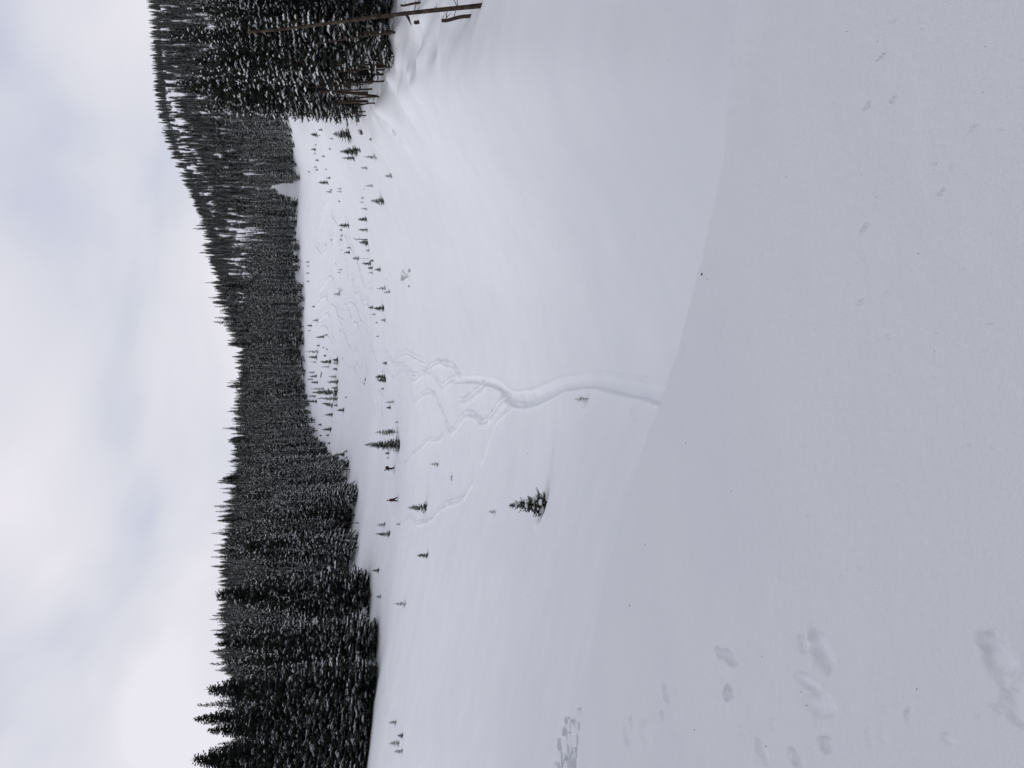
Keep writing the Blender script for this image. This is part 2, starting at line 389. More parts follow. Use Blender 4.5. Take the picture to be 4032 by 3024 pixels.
def drape(pix, step=6.0):
    o = []
    for q in catmull(pix, step):
        h = hit(q[0], q[1])
        if h is None or (o and abs(h[1] - o[-1][1]) > 0.12 * h[1] + 1.5): continue
        o.append(h)
    o = np.array(o)
    for _ in range(2):
        if len(o) > 4: o[1:-1] = 0.25 * o[:-2] + 0.5 * o[1:-1] + 0.25 * o[2:]
    return o
trench_px = q4([(1885, 550), (1800, 530), (1700, 512), (1600, 492), (1500, 474), (1400, 480), (1300, 496), (1250, 515), (1180, 552), (1100, 585), (1000, 590), (950, 562), (900, 505), (820, 478), (720, 465), (600, 470)])
trench_w = [66, 56, 50, 50, 48, 40, 36, 36, 40, 42, 42, 34, 26, 20, 17, 12]
tr = drape(trench_px, 8)
# extend the trench under the lip so that it does not end in the air
d0 = (tr[0] - tr[3]); d0 /= np.linalg.norm(d0[:2])
pre = np.array([tr[0] + d0 * s for s in (8, 6, 4, 2)])
tr = np.vstack([pre, tr])
trh = np.interp(np.linspace(0, 1, len(tr)), np.linspace(0, 1, len(trench_w)), trench_w) * tr[:, 1] / F / 2 * 1.4
def trench(x, y, z):
    m = (x > tr[:, 0].min() - 4) & (x < tr[:, 0].max() + 4) & (y > tr[:, 1].min() - 4) & (y < tr[:, 1].max() + 3)
    ii = np.where(m.ravel())[0]
    px, py = x.ravel()[ii], y.ravel()[ii]
    best = np.full(len(ii), 1e9); hw = np.ones(len(ii)); side = np.ones(len(ii))
    for k in range(len(tr) - 1):
        a = tr[k, :2]; b = tr[k + 1, :2]; ab = b - a; l2 = ab @ ab + 1e-9
        t = np.clip(((px - a[0]) * ab[0] + (py - a[1]) * ab[1]) / l2, 0, 1)
        ex = px - a[0] - ab[0] * t; ey = py - a[1] - ab[1] * t
        d = np.hypot(ex, ey); better = d < best
        best = np.where(better, d, best); hw = np.where(better, trh[k] * (1 - t) + trh[k + 1] * t, hw)
        side = np.where(better, np.sign(ab[0] * ey - ab[1] * ex), side)
    q = best / hw + 0.10 * perlin(px * 1.3, py * 1.3) + 0.05 * perlin(px * 5, py * 5)
    depth = np.clip(hw * 0.50, 0.10, 0.34)
    edge = np.where(side > 0, 0.88, 0.10)     # steep wall on the left bank, soft on the right
    dz = -depth * (1 - np.clip((q - edge) / (1.05 - edge), 0, 1) ** 1.5) + depth * 0.35 * np.exp(-((q - 1.2) / 0.18) ** 2) * (0.6 + 0.8 * perlin(px * 2, py * 2))
    dz *= (q < 2)
    zz = z.ravel(); zz[ii] += dz
    return zz.reshape(z.shape)
def surface(x, y): return trench(x, y, height(x, y))

def pit(U, V, a, b, rot, depth, rim=0.25):
    h = hit(U, V)
    if h: pits.append((h[0], h[1], a * h[1] / F, b * h[1] / F / 0.5, rot, depth, rim))
# foot and pole holes in the near snow  (half sizes in px across / away)
pit(464, 3228, 62, 50, -0.25, 0.045, .12)
pit(490, 3160, 34, 22, -0.3, 0.022, .1)
pit(436, 2873, 24, 36, 0.2, 0.05); pit(455, 2830, 16, 18, 0, 0.04); pit(298, 2868, 24, 24, 0.5, 0.06); pit(289, 2620, 22, 24, 0, 0.05)
pit(206, 2606, 14, 12, 0, 0.04); pit(124, 2464, 22, 28, 0, 0.05); pit(180, 2484, 16, 16, 0, 0.04); pit(140, 2540, 40, 50, 0.4, 0.03)
pit(430, 3930, 75, 40, 0.5, 0.022, 0.3); pit(505, 3880, 36, 26, 0.2, 0.020, 0.3); pit(250, 4000, 70, 34, 0.3, 0.018, 0.3)
pit(330, 3190, 22, 70, 0.1, 0.022); pit(250, 3230, 40, 60, 0.3, 0.025); pit(90, 3250, 28, 24, 0.3, 0.03); pit(60, 3000, 30, 30, 0.1, 0.03); pit(40, 3130, 26, 22, 0, 0.04)
pit(2371, 3750, 9, 16, 0.7, 0.010)
for q in ((1381, 2505), (1402, 2488)): pit(*q, 9, 8, .3, 0.05, 1.5); pit(2611, 3418, 7, 14, 0.4, 0.010); pit(2632, 3515, 6, 16, 0.5, 0.009); pit(2800, 3465, 4, 22, 0.1, 0.006)
pit(2810, 3490, 4, 20, 0.1, 0.005); pit(2131, 3407, 8, 16, 0.3, 0.018); pit(1836, 3389, 9, 13, 0.3, 0.015); pit(2969, 2437, 10, 26, 0.6, 0.03)
pit(2265, 3705, 5, 16, 0.6, 0.014); pit(2520, 3830, 5, 22, 0.5, 0.01); pit(2950, 3520, 8, 10, 0, 0.012); pit(1700, 3505, 8, 14, 0.1, 0.008)
for k in range(60):
    U = random.uniform(0, 3000); V = random.uniform(2950, 4000)
    pit(U, V, random.uniform(2, 6), random.uniform(3, 9), random.uniform(-.8, .8), random.uniform(0.003, 0.009), 0)
for k in range(34):     # trampled patch at the left
    U = random.gauss(120, 150); V = random.uniform(2450, 4000)
    if 0 < U < 600: pit(U, V, random.uniform(8, 30), random.uniform(6, 20), random.uniform(-.8, .8), random.uniform(0.004, 0.012), 0.3)

rm = random.Random(21)
for k in range(46):
    U = rm.uniform(2440, 3010); V = rm.uniform(1470, 1640) + max(0, (U - 2700)) * .5
    h = hit(U, V)
    if h: mounds.append((h[0], h[1], rm.uniform(.7, 1.9), rm.uniform(.18, .5) * rm.choice((1, 1, -1))))
def carve(x, y, z):
    zf = z.ravel(); xf = x.ravel(); yf = y.ravel()
    for wx, wy, R, D in mounds:
        ii = np.where((np.abs(xf - wx) < 3 * R) & (np.abs(yf - wy) < 3 * R))[0]
        zf[ii] += D * np.exp(-((xf[ii] - wx) ** 2 + (yf[ii] - wy) ** 2) / (R * R) * 1.4)
    for wx, wy, R, D in wells:
        ii = np.where((np.abs(xf - wx) < 3 * R) & (np.abs(yf - wy) < 3 * R))[0]
        d = np.hypot(xf[ii] - wx, yf[ii] - wy) / R
        zf[ii] += -D * np.exp(-d ** 2 * 1.6) + 0.25 * D * np.exp(-((d - 1.7) / 0.45) ** 2)
    for px_, py_, a, b, rot, D, rim in pits:
        m = 3 * max(a, b); ii = np.where((np.abs(xf - px_) < m) & (np.abs(yf - py_) < m))[0]
        if not len(ii): continue
        ex, ey = xf[ii] - px_, yf[ii] - py_; c, s = math.cos(rot), math.sin(rot)
        q = np.hypot((ex * c + ey * s) / a, (-ex * s + ey * c) / b)
        mm = max(a, b); q = q * (1 + 0.5 * perlin(xf[ii] / mm * 1.3 + px_ * 7, yf[ii] / mm * 1.1))
        zf[ii] += -D * 1.15 / (1 + np.exp((q - 0.95) * 6)) + 0.5 * rim * D * np.exp(-((q - 1.4) / 0.3) ** 2)
    return zf.reshape(z.shape)

# ------------------------------------------------------------------ snow ground mesh
pin = math.radians(28)
phs = np.concatenate([np.linspace(-math.pi, -pin * 1.6, 40)[:-1], np.linspace(-pin * 1.6, -pin, 40)[:-1], np.linspace(-pin, pin, 600),
                      np.linspace(pin, pin * 1.6, 40)[1:], np.linspace(pin * 1.6, math.pi, 40)[1:]])
def geom(a, b, st):
    n = int(math.log(b / a) / st) + 1
    return np.exp(np.linspace(math.log(a), math.log(b), n))
rs = np.concatenate([[0.02], geom(0.4, 2.0, 0.06)[:-1], geom(2.0, 20, 0.0055)[:-1], geom(20, 70, 0.0052)[:-1], geom(70, 400, 0.008)[:-1], geom(400, 1450, 0.02)])
PH, RR = np.meshgrid(phs, rs, indexing='ij')
X, Y = RR * np.sin(PH), RR * np.cos(PH)
Z = height(X, Y)
Z = trench(X, Y, Z); Z = carve(X, Y, Z)
n_p, n_r = X.shape
idx = np.arange(n_p * n_r).reshape(n_p, n_r)
quads = np.stack([idx[:-1, :-1], idx[:-1, 1:], idx[1:, 1:], idx[1:, :-1]], -1).reshape(-1, 4)[:, ::-1]
wrap = np.stack([idx[-1, :-1], idx[-1, 1:], idx[0, 1:], idx[0, :-1]], -1)[:, ::-1]
me = mesh('snow_ground', np.stack([X, Y, Z], -1).reshape(-1, 3), np.vstack([quads]), M_snow, True)
tag(obj('snow_ground', me), 'smooth snow-covered meadow and slopes with a sharp bank edge', kind='structure')
print('ground verts', n_p * n_r)
def ground(x, y): return float(height(np.array([x]), np.array([y]))[0])

# ------------------------------------------------------------------ ski tracks as pressed ribbons with raised berms
def ribbon(P3, hw, h):
    """trough with two loose-snow berms, lying on the snow"""
    n = len(P3); V = []; Fc = []
    prof = [(-4.4, -0.1, 0), (-1.6, 0.6, 1), (-1.05, 0.75, 1), (-0.85, 0.04, 0), (-0.4, 0.04, 0), (0.9, 0.7, 1), (1.5, 0.85, 1), (4.4, -0.1, 0)]
    for i in range(n):
        a = P3[max(i - 1, 0)]; b = P3[min(i + 1, n - 1)]
        t = np.array([b[0] - a[0], b[1] - a[1]]); t /= (np.linalg.norm(t) + 1e-9); nx, ny = -t[1], t[0]
        fade = min(1, i / 4, (n - 1 - i) / 4) if n > 8 else 1
        j = 1 + 0.25 * math.sin(i * 1.7) * math.sin(i * 0.63)
        px = [P3[i][0] + nx * q * hw * j for q, _, _ in prof]; py = [P3[i][1] + ny * q * hw * j for q, _, _ in prof]
        zz = surface(np.array(px), np.array(py))
        for k, (q, hh, berm) in enumerate(prof):
            V.append((px[k], py[k], zz[k] + (hh * h * fade * (0.45 + 1.0 * random.random()) + 0.02 * fade if hh > 0 else -0.05)))
    m = len(prof)
    for i in range(n - 1):
        for k in range(m - 1):
            Fc.append((i * m + k, (i + 1) * m + k, (i + 1) * m + k + 1, i * m + k + 1))
    return V, np.array(Fc)
TRACKS = [
 (q4([(640,462),(600,470),(570,490),(545,515),(520,480),(480,430),(450,412),(430,402),(400,440),(370,470),(340,442),(310,412),(290,410),(260,440),(240,455),(215,430),(175,395)]), .24),
 (q4([(680,462),(660,455),(640,430),(620,390),(590,375),(540,362),(510,360),(480,380),(455,395),(420,430),(380,440),(340,420),(320,380),(290,370),(250,375),(230,350),(200,300),(160,285)]), .24),
 (q4([(245,365),(255,335),(280,310),(320,300),(360,320),(440,360)]), .26),
 (q4([(1100,600),(1050,602),(960,584),(900,620),(860,680),(810,735),(770,720),(740,690),(700,680),(660,710),(620,770),(595,790),(570,740),(540,660),(500,570),(460,545),(430,550),(400,580),(375,600),(355,560),(345,490),(330,430),(300,402)]), .24),
 (q4([(820,490),(760,540),(700,590),(640,600)]), .24),
 (q4([(1040,600),(1010,605),(960,650),(880,725),(850,790),(830,850),(800,950),(770,1000)]), .13),
 (q4([(740,1100),(710,1140),(690,1180),(640,1220),(580,1240),(520,1280),(480,1330),(440,1350),(380,1360),(355,1335),(340,1320),(300,1350),(285,1375)]), .20),
 (q4([(560,795),(520,840),(485,842),(450,840),(420,880),(380,910),(350,930),(325,975),(250,990)]), .18),
 (q4([(245,1165),(225,1110),(205,1060),(190,1000),(175,930)]), .16),
 (q4([(240,1420),(215,1300),(180,1080),(165,930),(160,800),(145,650),(130,550),(110,450)]), .16),
 (q4([(150,700),(135,600),(120,520),(105,440)]), .16),
 (q4([(590,1060),(600,1080)]), .2),
 (q2([(895,690),(930,640),(965,625),(985,650),(1000,720),(1040,752)]), .55),
 (q2([(1015,790),(1045,820),(1080,840),(1110,880),(1125,902),(1155,890),(1170,930),(1185,970)]), .45),
 (q2([(920,400),(950,360),(990,300),(1012,310),(1030,360),(1037,420),(1045,500),(1060,560),(1090,590),(1110,596)]), .5),
 (q2([(900,510),(930,460),(975,430),(985,470),(1000,500)]), .5),
 (q2([(985,490),(1020,490),(1040,520),(1060,580),(1075,620),(1100,640)]), .5),
 (q2([(1000,500),(1025,440),(1045,410)]), .5),
 (q2([(900,620),(930,580),(970,540),(990,550),(1005,620),(1020,700),(1040,750)]), .5),
 (q2([(1030,700),(1045,670),(1065,655),(1092,668),(1110,720),(1140,790)]), .5),
 (q2([(1140,800),(1165,775),(1190,815)]), .4),
 (q2([(1115,365),(1125,330),(1142,318),(1155,350),(1165,420),(1190,400),(1205,450),(1225,500),(1242,478),(1260,520)]), .42),
 (q2([(1040,40),(1070,60),(1090,120),(1100,200),(1110,280),(1120,350)]), .4),
 (q2([(1100,30),(1130,60),(1145,130),(1190,250),(1210,320),(1230,405)]), .4),
 (q2([(1225,390),(1250,380),(1275,375),(1283,390)]), .4),
 (q2([(1120,640),(1140,610),(1170,598),(1190,650),(1200,690)]), .42),
 (q2([(1125,710),(1140,680),(1170,660),(1180,680)]), .4),
 (q2([(1060,500),(1085,530),(1110,520),(1130,545),(1145,600)]), .42),
 (q2([(1070,470),(1100,490),(1120,475),(1150,480),(1180,525),(1200,590),(1225,605),(1235,650),(1250,680)]), .42),
 (q2([(1255,730),(1275,770),(1285,800),(1300,850),(1310,880)]), .36),
 (q2([(1260,820),(1270,790),(1290,800),(1300,840)]), .34),
 (q2([(1255,1070),(1262,1040),(1280,1030),(1290,1060)]), .34),
 (q2([(1265,1110),(1280,1130),(1295,1190),(1310,1250)]), .3),
 (q2([(1300,900),(1310,1000),(1325,1100),(1340,1200),(1345,1240)]), .3),
 (q2([(1290,880),(1300,980),(1305,1100),(1320,1180)]), .3),
 (q2([(1310,1010),(1335,1070),(1360,1110)]), .3),
 (q2([(1190,1000),(1200,985),(1215,990),(1225,1000)]), .32),
 (q2([(1150,840),(1180,880),(1200,900),(1215,890)]), .4),
 (q2([(1210,830),(1235,870),(1245,920),(1250,960)]), .36),
 (q2([(890,95),(925,130),(945,175)]), .5),
 (q2([(965,90),(975,110),(950,150),(930,180)]), .5),
 (q2([(1000,40),(1010,75),(1035,20)]), .5),
 (q2([(1010,260),(1035,210),(1045,250)]), .4),
 (q8([(465,790),(490,850),(530,920),(545,960)]), .5),
 (q8([(455,655),(440,700),(410,780),(380,880),(360,970)]), .5),
 (q8([(560,1010),(590,1012),(615,1050),(640,1100),(690,1200),(730,1300)]), .42),
 (q8([(520,1000),(535,1060),(560,1120)]), .45),
 (q8([(460,1010),(470,1050),(485,1080)]), .5),
]
for pix, hw in TRACKS:
    p3 = drape(pix, 5.0)
    if len(p3) < 3: continue
    V_, F_ = ribbon(p3, hw * (0.70 if p3[:, 1].mean() < 135 else .9), hw * (0.80 if p3[:, 1].mean() < 135 else 1.0))
    tag(obj('ski_track', mesh('ski_track', V_, F_, M_snow, True)), kind='structure')

# ------------------------------------------------------------------ conifers
def tube(P, R, n=6, cap=True):
    P = np.asarray(P, float); m = len(P); V = []; Fc = []
    for i in range(m):
        d = P[min(i + 1, m - 1)] - P[max(i - 1, 0)]; d /= np.linalg.norm(d) + 1e-9
        u = np.cross(d, (0, 1, 0.13)); u /= np.linalg.norm(u) + 1e-9; v = np.cross(d, u)
        for k in range(n):
            a = 2 * math.pi * k / n
            V.append(P[i] + R[i] * (math.cos(a) * u + math.sin(a) * v))
    for i in range(m - 1):
        for k in range(n): Fc.append((i * n + k, i * n + (k + 1) % n, (i + 1) * n + (k + 1) % n, (i + 1) * n + k))
    if cap:
        Fc.append(tuple(range(n))[::-1]); Fc.append(tuple((m - 1) * n + k for k in range(n)))
    return V, Fc
class MB:
    def __init__(s): s.V = []; s.F = []
    def add(s, V, Fc):
        o = len(s.V); s.V.extend(V); s.F.extend([tuple(i + o for i in f) for f in Fc])

def conifer(seed, H, R, base=0.08, step=0.45, per=6, snow=0.6, droop=0.5, twig=0.28, power=0.8, ragged=0.38, lean=0.0, stubs=0, tiplean=0.0, big=1.0):
    """arrays of trunk, crown, snow for a conifer of height H and crown radius R"""
    rd = random.Random(seed)
    tk = MB(); cr = MB(); sn = MB()
    bend = [rd.uniform(-1, 1) * 0.01 * H for _ in range(2)]
    def axis(z): f = z / H; return np.array([lean * z + bend[0] * math.sin(f * 4), bend[1] * math.sin(f * 3), z])
    zs = np.linspace(-0.4, H, 10)
    r0 = 0.0062 * H + 0.02
    V, Fc = tube([axis(z) for z in zs], [r0 * max(0.04, 1 - max(z, 0) / H) for z in zs], 7); tk.add(V, Fc)
    for k in range(stubs):
        z = rd.uniform(0.03, max(base, 0.1)) * H; a = rd.uniform(0, 6.28); l = rd.uniform(0.3, 1.1)
        d = np.array([math.cos(a), math.sin(a), rd.uniform(-0.5, 0.1)])
        V, Fc = tube([axis(z), axis(z) + d * l * .5, axis(z) + d * l + (0, 0, -0.1 * l)], [0.025, 0.018, 0.008], 3, False); tk.add(V, Fc)
    z = base * H
    while z < H * 0.985:
        f = (z - base * H) / (H * (1 - base))
        Lm = R * (1 - f) ** power * (0.55 + 0.45 * min(1, f * 8 + 0.3)) + 0.03 * R
        nb = max(3, int(per * (0.6 + 0.4 * (1 - f)) + rd.random()))
        a0 = rd.uniform(0, 6.28)
        for b in range(nb):
            if rd.random() < 0.16: continue
            patch = 0.45 + 1.1 * rd.random()
            a = a0 + 6.283 * b / nb + rd.uniform(-.35, .35)
            Lb = Lm * (1 + rd.uniform(-ragged, ragged)) * (1.25 if rd.random() < 0.06 else 1)
            zz = z + rd.uniform(-.5, .5) * step
            pitch = (0.55 * f * f + 0.05) - droop * (1 - f) * rd.uniform(0.6, 1.2)
            ca, sa = math.cos(a), math.sin(a)
            o = axis(min(zz, H)); K = max(2, int(Lb / twig + 0.5)); 
            pts = []
            for k in range(K + 1):
                u = k / K
                rr_ = Lb * u * math.cos(pitch); dz = Lb * u * math.sin(pitch) - 0.22 * Lb * droop * u * u + 0.16 * Lb * u ** 3
                pts.append(o + np.array([ca * rr_, sa * rr_, dz]))
            side = np.array([-sa, ca, 0]); outv = np.array([ca, sa, 0])
            for k in range(K):
                u = (k + 0.5) / K; c = 0.5 * (pts[k] + pts[k + 1])
                wl = (0.42 * Lb * (1 - u) ** 0.7 + 0.10 * big) * rd.uniform(.75, 1.25); wl = min(wl, 0.75 * big)
                seg = Lb / K * 0.75
                for sgn in (-1, 1):
                    tip = c + side * sgn * wl + outv * wl * 0.55 + np.array([0, 0, -wl * rd.uniform(0.25, 0.7)])
                    b1 = c - outv * seg * 0.5; b2 = c + outv * seg * 0.6 + (0, 0, -0.03)
                    mid = 0.5 * (c + tip) + np.array([0, 0, -0.32 * wl])
                    cr.add([b1, tip, b2, mid], [(0, 1, 2), (0, 3, 1)])
                # hanging curtain below the branch
                hl = rd.uniform(.10, .26) * big * (1 - 0.4 * u)
                cr.add([pts[k], pts[k + 1], c + side * rd.uniform(-.08, .08) + (0, 0, -hl)], [(0, 1, 2)])
                if rd.random() < snow * patch * (0.10 + 1.05 * min(1, 1.25 * (1 - f))):
                    sw = wl * rd.uniform(.35, 1.1); sl_ = Lb / K * rd.uniform(.55, 1.0); hh = rd.uniform(.05, .12) * big
                    cen = c + side * rd.uniform(-.25, .25) * wl + np.array([0, 0, 0.02]); rg = []
                    for q in range(6):
                        t = 6.283 * q / 6 + rd.uniform(-.3, .3); j = rd.uniform(.75, 1.2)
                        rg.append(cen + side * math.cos(t) * sw * j + outv * (math.sin(t) * sl_ * j + abs(math.cos(t)) * sw * 0.35)
                                  + np.array([0, 0, -abs(math.cos(t)) * sw * 0.42 - 0.03]))
                    sn.add(rg + [cen + np.array([0, 0, hh])], [(q, (q + 1) % 6, 6) for q in range(6)])
            # tip
            tp = pts[-1]; cr.add([pts[-2] + side * 0.08 * big, pts[-2] - side * 0.08 * big, tp + outv * 0.12 * big], [(0, 1, 2)])
        z += step * (0.55 + 0.45 * (1 - f)) * rd.uniform(.8, 1.2)
    # leader
    t0 = axis(H * .93)
    for k in range(5):
        a = k * 1.257; dv = np.array([math.cos(a), math.sin(a), 0]) * 0.10 * big * min(1, H / 6)
        cr.add([t0 + dv, t0 - dv * .2, axis(H) + (0, 0, 0.01 * H)], [(0, 1, 2)])
    return tk, cr, sn

class Proto: pass
def proto(name, seed, H, R, bark=None, fol=None, **kw):
    p = Proto(); tk, cr, sn = conifer(seed, H, R, **kw); p.H = H; p.R = R
    p.trunk = mesh(name + '_trunk', tk.V, tk.F, bark or M_bark, True)
    p.crown = mesh(name + '_crown', cr.V, np.array(cr.F), fol or M_fol)
    p.snow = mesh(name + '_snow', sn.V, np.array(sn.F), M_tsnow, True) if sn.F else None
    return p
def plant(p, name, loc, H, rz=0.0, wide=1.0, lean=(0, 0), label=None, cat='tree', group=None):
    s = H / p.H
    r = empty(name, loc, (lean[0], lean[1], rz), (s * wide, s * wide, s))
    obj('trunk', p.trunk, r); obj('crown', p.crown, r)
    if p.snow: tag(obj('snow_cover', p.snow, r), kind='stuff')
    return tag(r, label, cat, group)

FULL = [proto('spruce', 100 + i, 24, [3.0, 2.5, 3.4, 2.1, 2.8][i], base=[.04, .07, .05, .10, .14][i], step=.46, per=[7, 6, 7, 6, 6][i], snow=[.80, .50, .95, .30, .66][i],
              droop=[.55, .45, .65, .4, .6][i], twig=.34, power=[.75, .7, .85, .65, .6][i], stubs=6) for i in range(5)]
HERO = [proto('skyline_spruce', 150 + i, 25, [3.3, 2.7][i], base=.04, step=.38, per=9, snow=[.45, .6][i], droop=.4, twig=.32, power=[.62, .72][i], stubs=4, ragged=.3) for i in range(2)]
TALL = [proto('edge_spruce', 200 + i, 20, [2.0, 2.3, 1.7][i], base=[.27, .34, .40][i], step=.42, per=6, snow=[.62, .35, .5][i], droop=.6, twig=.30, power=[.5, .6, .45][i], stubs=22) for i in range(3)]
SPIRE = [proto('spire_fir', 300 + i, 18, [1.5, 1.25, 1.8][i], base=[.05, .1, .03][i], step=.55, per=5, snow=[.38, .3, .45][i], droop=.4, twig=.4, power=.7, stubs=2) for i in range(3)]
DENSE = [proto('young_fir', 400 + i, 4.0, [1.0, .85, 1.15][i], fol=M_fol2, base=.02, step=.20, per=7, snow=[.32, .42, .25][i], droop=.30, twig=.17, power=[.7, .85, .6][i], big=.42, ragged=.55) for i in range(3)]
SPARSE = [proto('sparse_fir', 500 + i, 3.0, [.7, .85][i], fol=M_fol2, base=.02, step=.26, per=5, snow=.3, droop=.12, twig=.17, power=.85, big=.30, ragged=.45) for i in range(2)]
SPRIG = [proto('fir_sprig', 600, 1.4, .55, fol=M_fol2, base=.05, step=.24, per=4, snow=.1, droop=-.5, twig=.16, power=.5, big=.22, ragged=.6)]
for p in FULL + TALL + SPIRE + DENSE + SPARSE: print(len(p.crown.polygons), len(p.snow.polygons) if p.snow else 0)

# --- young trees on the snow
for k, (h, H, w, st, lb) in enumerate(young_pos):
    pr = {'dense': DENSE, 'sparse': SPARSE, 'sprig': SPRIG}[st]; p = pr[k % len(pr)]
    z = ground(h[0], h[1]) - 0.04 * H
    wide = min(2.1, max(0.5, (w / (p.R * H / p.H)) * 1.0))
    lean = (random.uniform(-.05, .05), random.uniform(-.05, .05))
    if lb and 'leaning' in lb: lean = (0, -0.22)
    plant(p, 'young_fir', (h[0], h[1], z), H * 1.04, random.uniform(0, 6.28), wide, lean,
          lb or FAR, group='young firs scattered over the open snow' if lb else 'tiny firs scattered on the far slope')

# --- the snow-laden fir in the middle distance, with heavy clumps of snow on its boughs
tk, cr, sn = conifer(77, HERO_H, HERO_H * .30, base=.03, step=HERO_H * .06, per=7, snow=.0, droop=.15, twig=.12, power=.75, big=.45, ragged=.5)
rd = random.Random(5)
for k in range(34):
    z = rd.uniform(.06, .82) * HERO_H; a = rd.uniform(0, 6.28); q = (1 - z / HERO_H) * HERO_H * .30 * rd.uniform(.45, 1)
    c = np.array([math.cos(a) * q, math.sin(a) * q, z]); s = HERO_H * rd.uniform(.03, .075) * (1.3 - z / HERO_H)
    ring = []
    for lv, rr_ in ((-.5, .8), (.15, 1.0), (.6, .6)):
        for m_ in range(7):
            t = m_ * .8976 + rd.uniform(-.2, .2); ring.append(c + s * np.array([math.cos(t) * rr_ * 1.25, math.sin(t) * rr_ * 1.25, lv]))
    ring.append(c + np.array([0, 0, .85 * s]))
    fs = [(lv * 7 + m_, lv * 7 + (m_ + 1) % 7, (lv + 1) * 7 + (m_ + 1) % 7, (lv + 1) * 7 + m_) for lv in range(2) for m_ in range(7)]
    fs += [(14 + m_, 14 + (m_ + 1) % 7, 21) for m_ in range(7)] + [tuple(range(7))[::-1]]
    sn.add(ring, fs)
V, Fc = tube([(0, 0, HERO_H * .86), (-.05 * HERO_H * .3, 0, HERO_H * .93), (-.06 * HERO_H * .35, 0, HERO_H)], [.02, .015, .008], 4); tk.add(V, Fc)
hr = empty('young_fir', (hero[0], hero[1], ground(hero[0], hero[1]) - .1))
obj('trunk', mesh('hero_trunk', tk.V, tk.F, M_bark), hr); obj('crown', mesh('hero_crown', cr.V, np.array(cr.F), M_fol2), hr); tag(obj('snow_cover', mesh('hero_snow', sn.V, sn.F, M_tsnow, True), hr), kind='stuff')
tag(hr, 'nearest young fir with spiky leader and heavy snow clumps, alone on the lower slope', 'tree', 'young firs scattered over the open snow')
# --- the two big meadow firs
pb = proto('meadow_fir', 71, 6.5, 1.35, fol=M_fol2, base=.02, step=.22, per=8, snow=.42, droop=.5, twig=.2, power=.75, big=.5, ragged=.3)
plant(pb, 'young_fir', (big[0], big[1], ground(big[0], big[1]) - .2), BIG_H, 1.0, 1.0, label='tallest full fir standing on the meadow right of the skier in black', group='young firs scattered over the open snow')
pb2 = proto('thin_meadow_fir', 72, 5.0, .85, fol=M_fol2, base=.22, step=.24, per=6, snow=.3, droop=.3, twig=.2, power=.6, big=.4, ragged=.5, stubs=5)
plant(pb2, 'young_fir', (big2[0], big2[1], ground(big2[0], big2[1]) - .2), BIG2_H, 0, 1.0, label='thin fir with bare lower stem right of the tallest meadow fir', group='young firs scattered over the open snow')
# --- the lollipop-shaped fir and a snag of the crest row
tp, bs, U, _ = z8(658, 808, 1240); h = hit(U, bs); H = (bs - tp) * h[1] / F
pl = proto('lollipop_fir', 73, 5.0, .6, fol=M_fol2, base=.62, step=.18, per=6, snow=.1, droop=.4, twig=.15, power=.6, big=.4, stubs=3)
plant(pl, 'young_fir', (h[0], h[1], ground(h[0], h[1]) - .1), H, 0, 1.2, label='lollipop-shaped fir with long bare stem and dark tuft on the crest', group='young firs scattered over the open snow')
tp, bs, U, _ = z8(668, 800, 1075); h = hit(U, bs); H = (bs - tp) * h[1] / F
mb = MB(); V, Fc = tube([(0, 0, -.2), (0, 0, H * .6), (.1, 0, H)], [.1, .08, .04], 6); mb.add(V, Fc)
for k in range(5):
    a = k * 1.4; V, Fc = tube([(0, 0, H * (.6 + .08 * k)), (math.cos(a) * .5, math.sin(a) * .5, H * (.62 + .08 * k))], [.04, .02], 4); mb.add(V, Fc)
tag(obj('snag', mesh('snag', mb.V, mb.F, M_deadbark), None, (h[0] + .4, h[1] + 1, ground(h[0], h[1]))), 'broken snag with hooked top behind the wide dark crest fir', 'tree')

# --- bare grey shrubs
def shrub(name, U, V, wpx, hpx, label, seed):
    h = hit(U, V); s = h[1] / F; rd = random.Random(seed); mb = MB()
    def grow(o, d, l, r, lv):
        e_ = o + d * l; V_, F_ = tube([o, o + d * l * .5 + np.array([rd.uniform(-.05, .05) * l] * 3), e_], [r, r * .85, r * .6], 4, False); mb.add(V_, F_)
        if lv < 4:
            for k in range(rd.choice((2, 3))):
                d2 = d + np.array([rd.uniform(-.7, .7), rd.uniform(-.5, .5), rd.uniform(-.1, .35)]); d2 /= np.linalg.norm(d2)
                grow(e_, d2, l * rd.uniform(.6, .85), r * .65, lv + 1)
    for k in range(6):
        d = np.array([rd.uniform(-1, 1) * wpx / hpx, rd.uniform(-.4, .4), 1.0]); d /= np.linalg.norm(d)
        grow(np.array([rd.uniform(-.1, .1), 0, -.1]), d, hpx * s * .36, .022, 0)
    tag(obj(name, mesh(name, mb.V, mb.F, M_twig), None, (h[0], h[1], ground(h[0], h[1]))), label, 'shrub')
shrub('bare_shrub', *[3024 - (480 + .4342 * 1400), 1100 + .4342 * 1168], 26, 33, 'wide bare grey shrub of fanned twigs on smooth snow below the crest', 1)
shrub('bare_shrub', 3024 - (480 + .4342 * 1350), 1100 + .4342 * 1190, 9, 12, 'low bare twig tuft right beside the wide grey shrub', 2)
shrub('bare_shrub', 3024 - (480 + .4342 * 1490), 1100 + .4342 * 1182, 6, 8, 'small twig tips poking out left of the wide grey shrub', 3)
shrub('bare_shrub', 3024 - (480 + .4342 * 1522), 1100 + .4342 * 575, 12, 18, 'faint bare shrub among the ski turns on the far slope', 4)

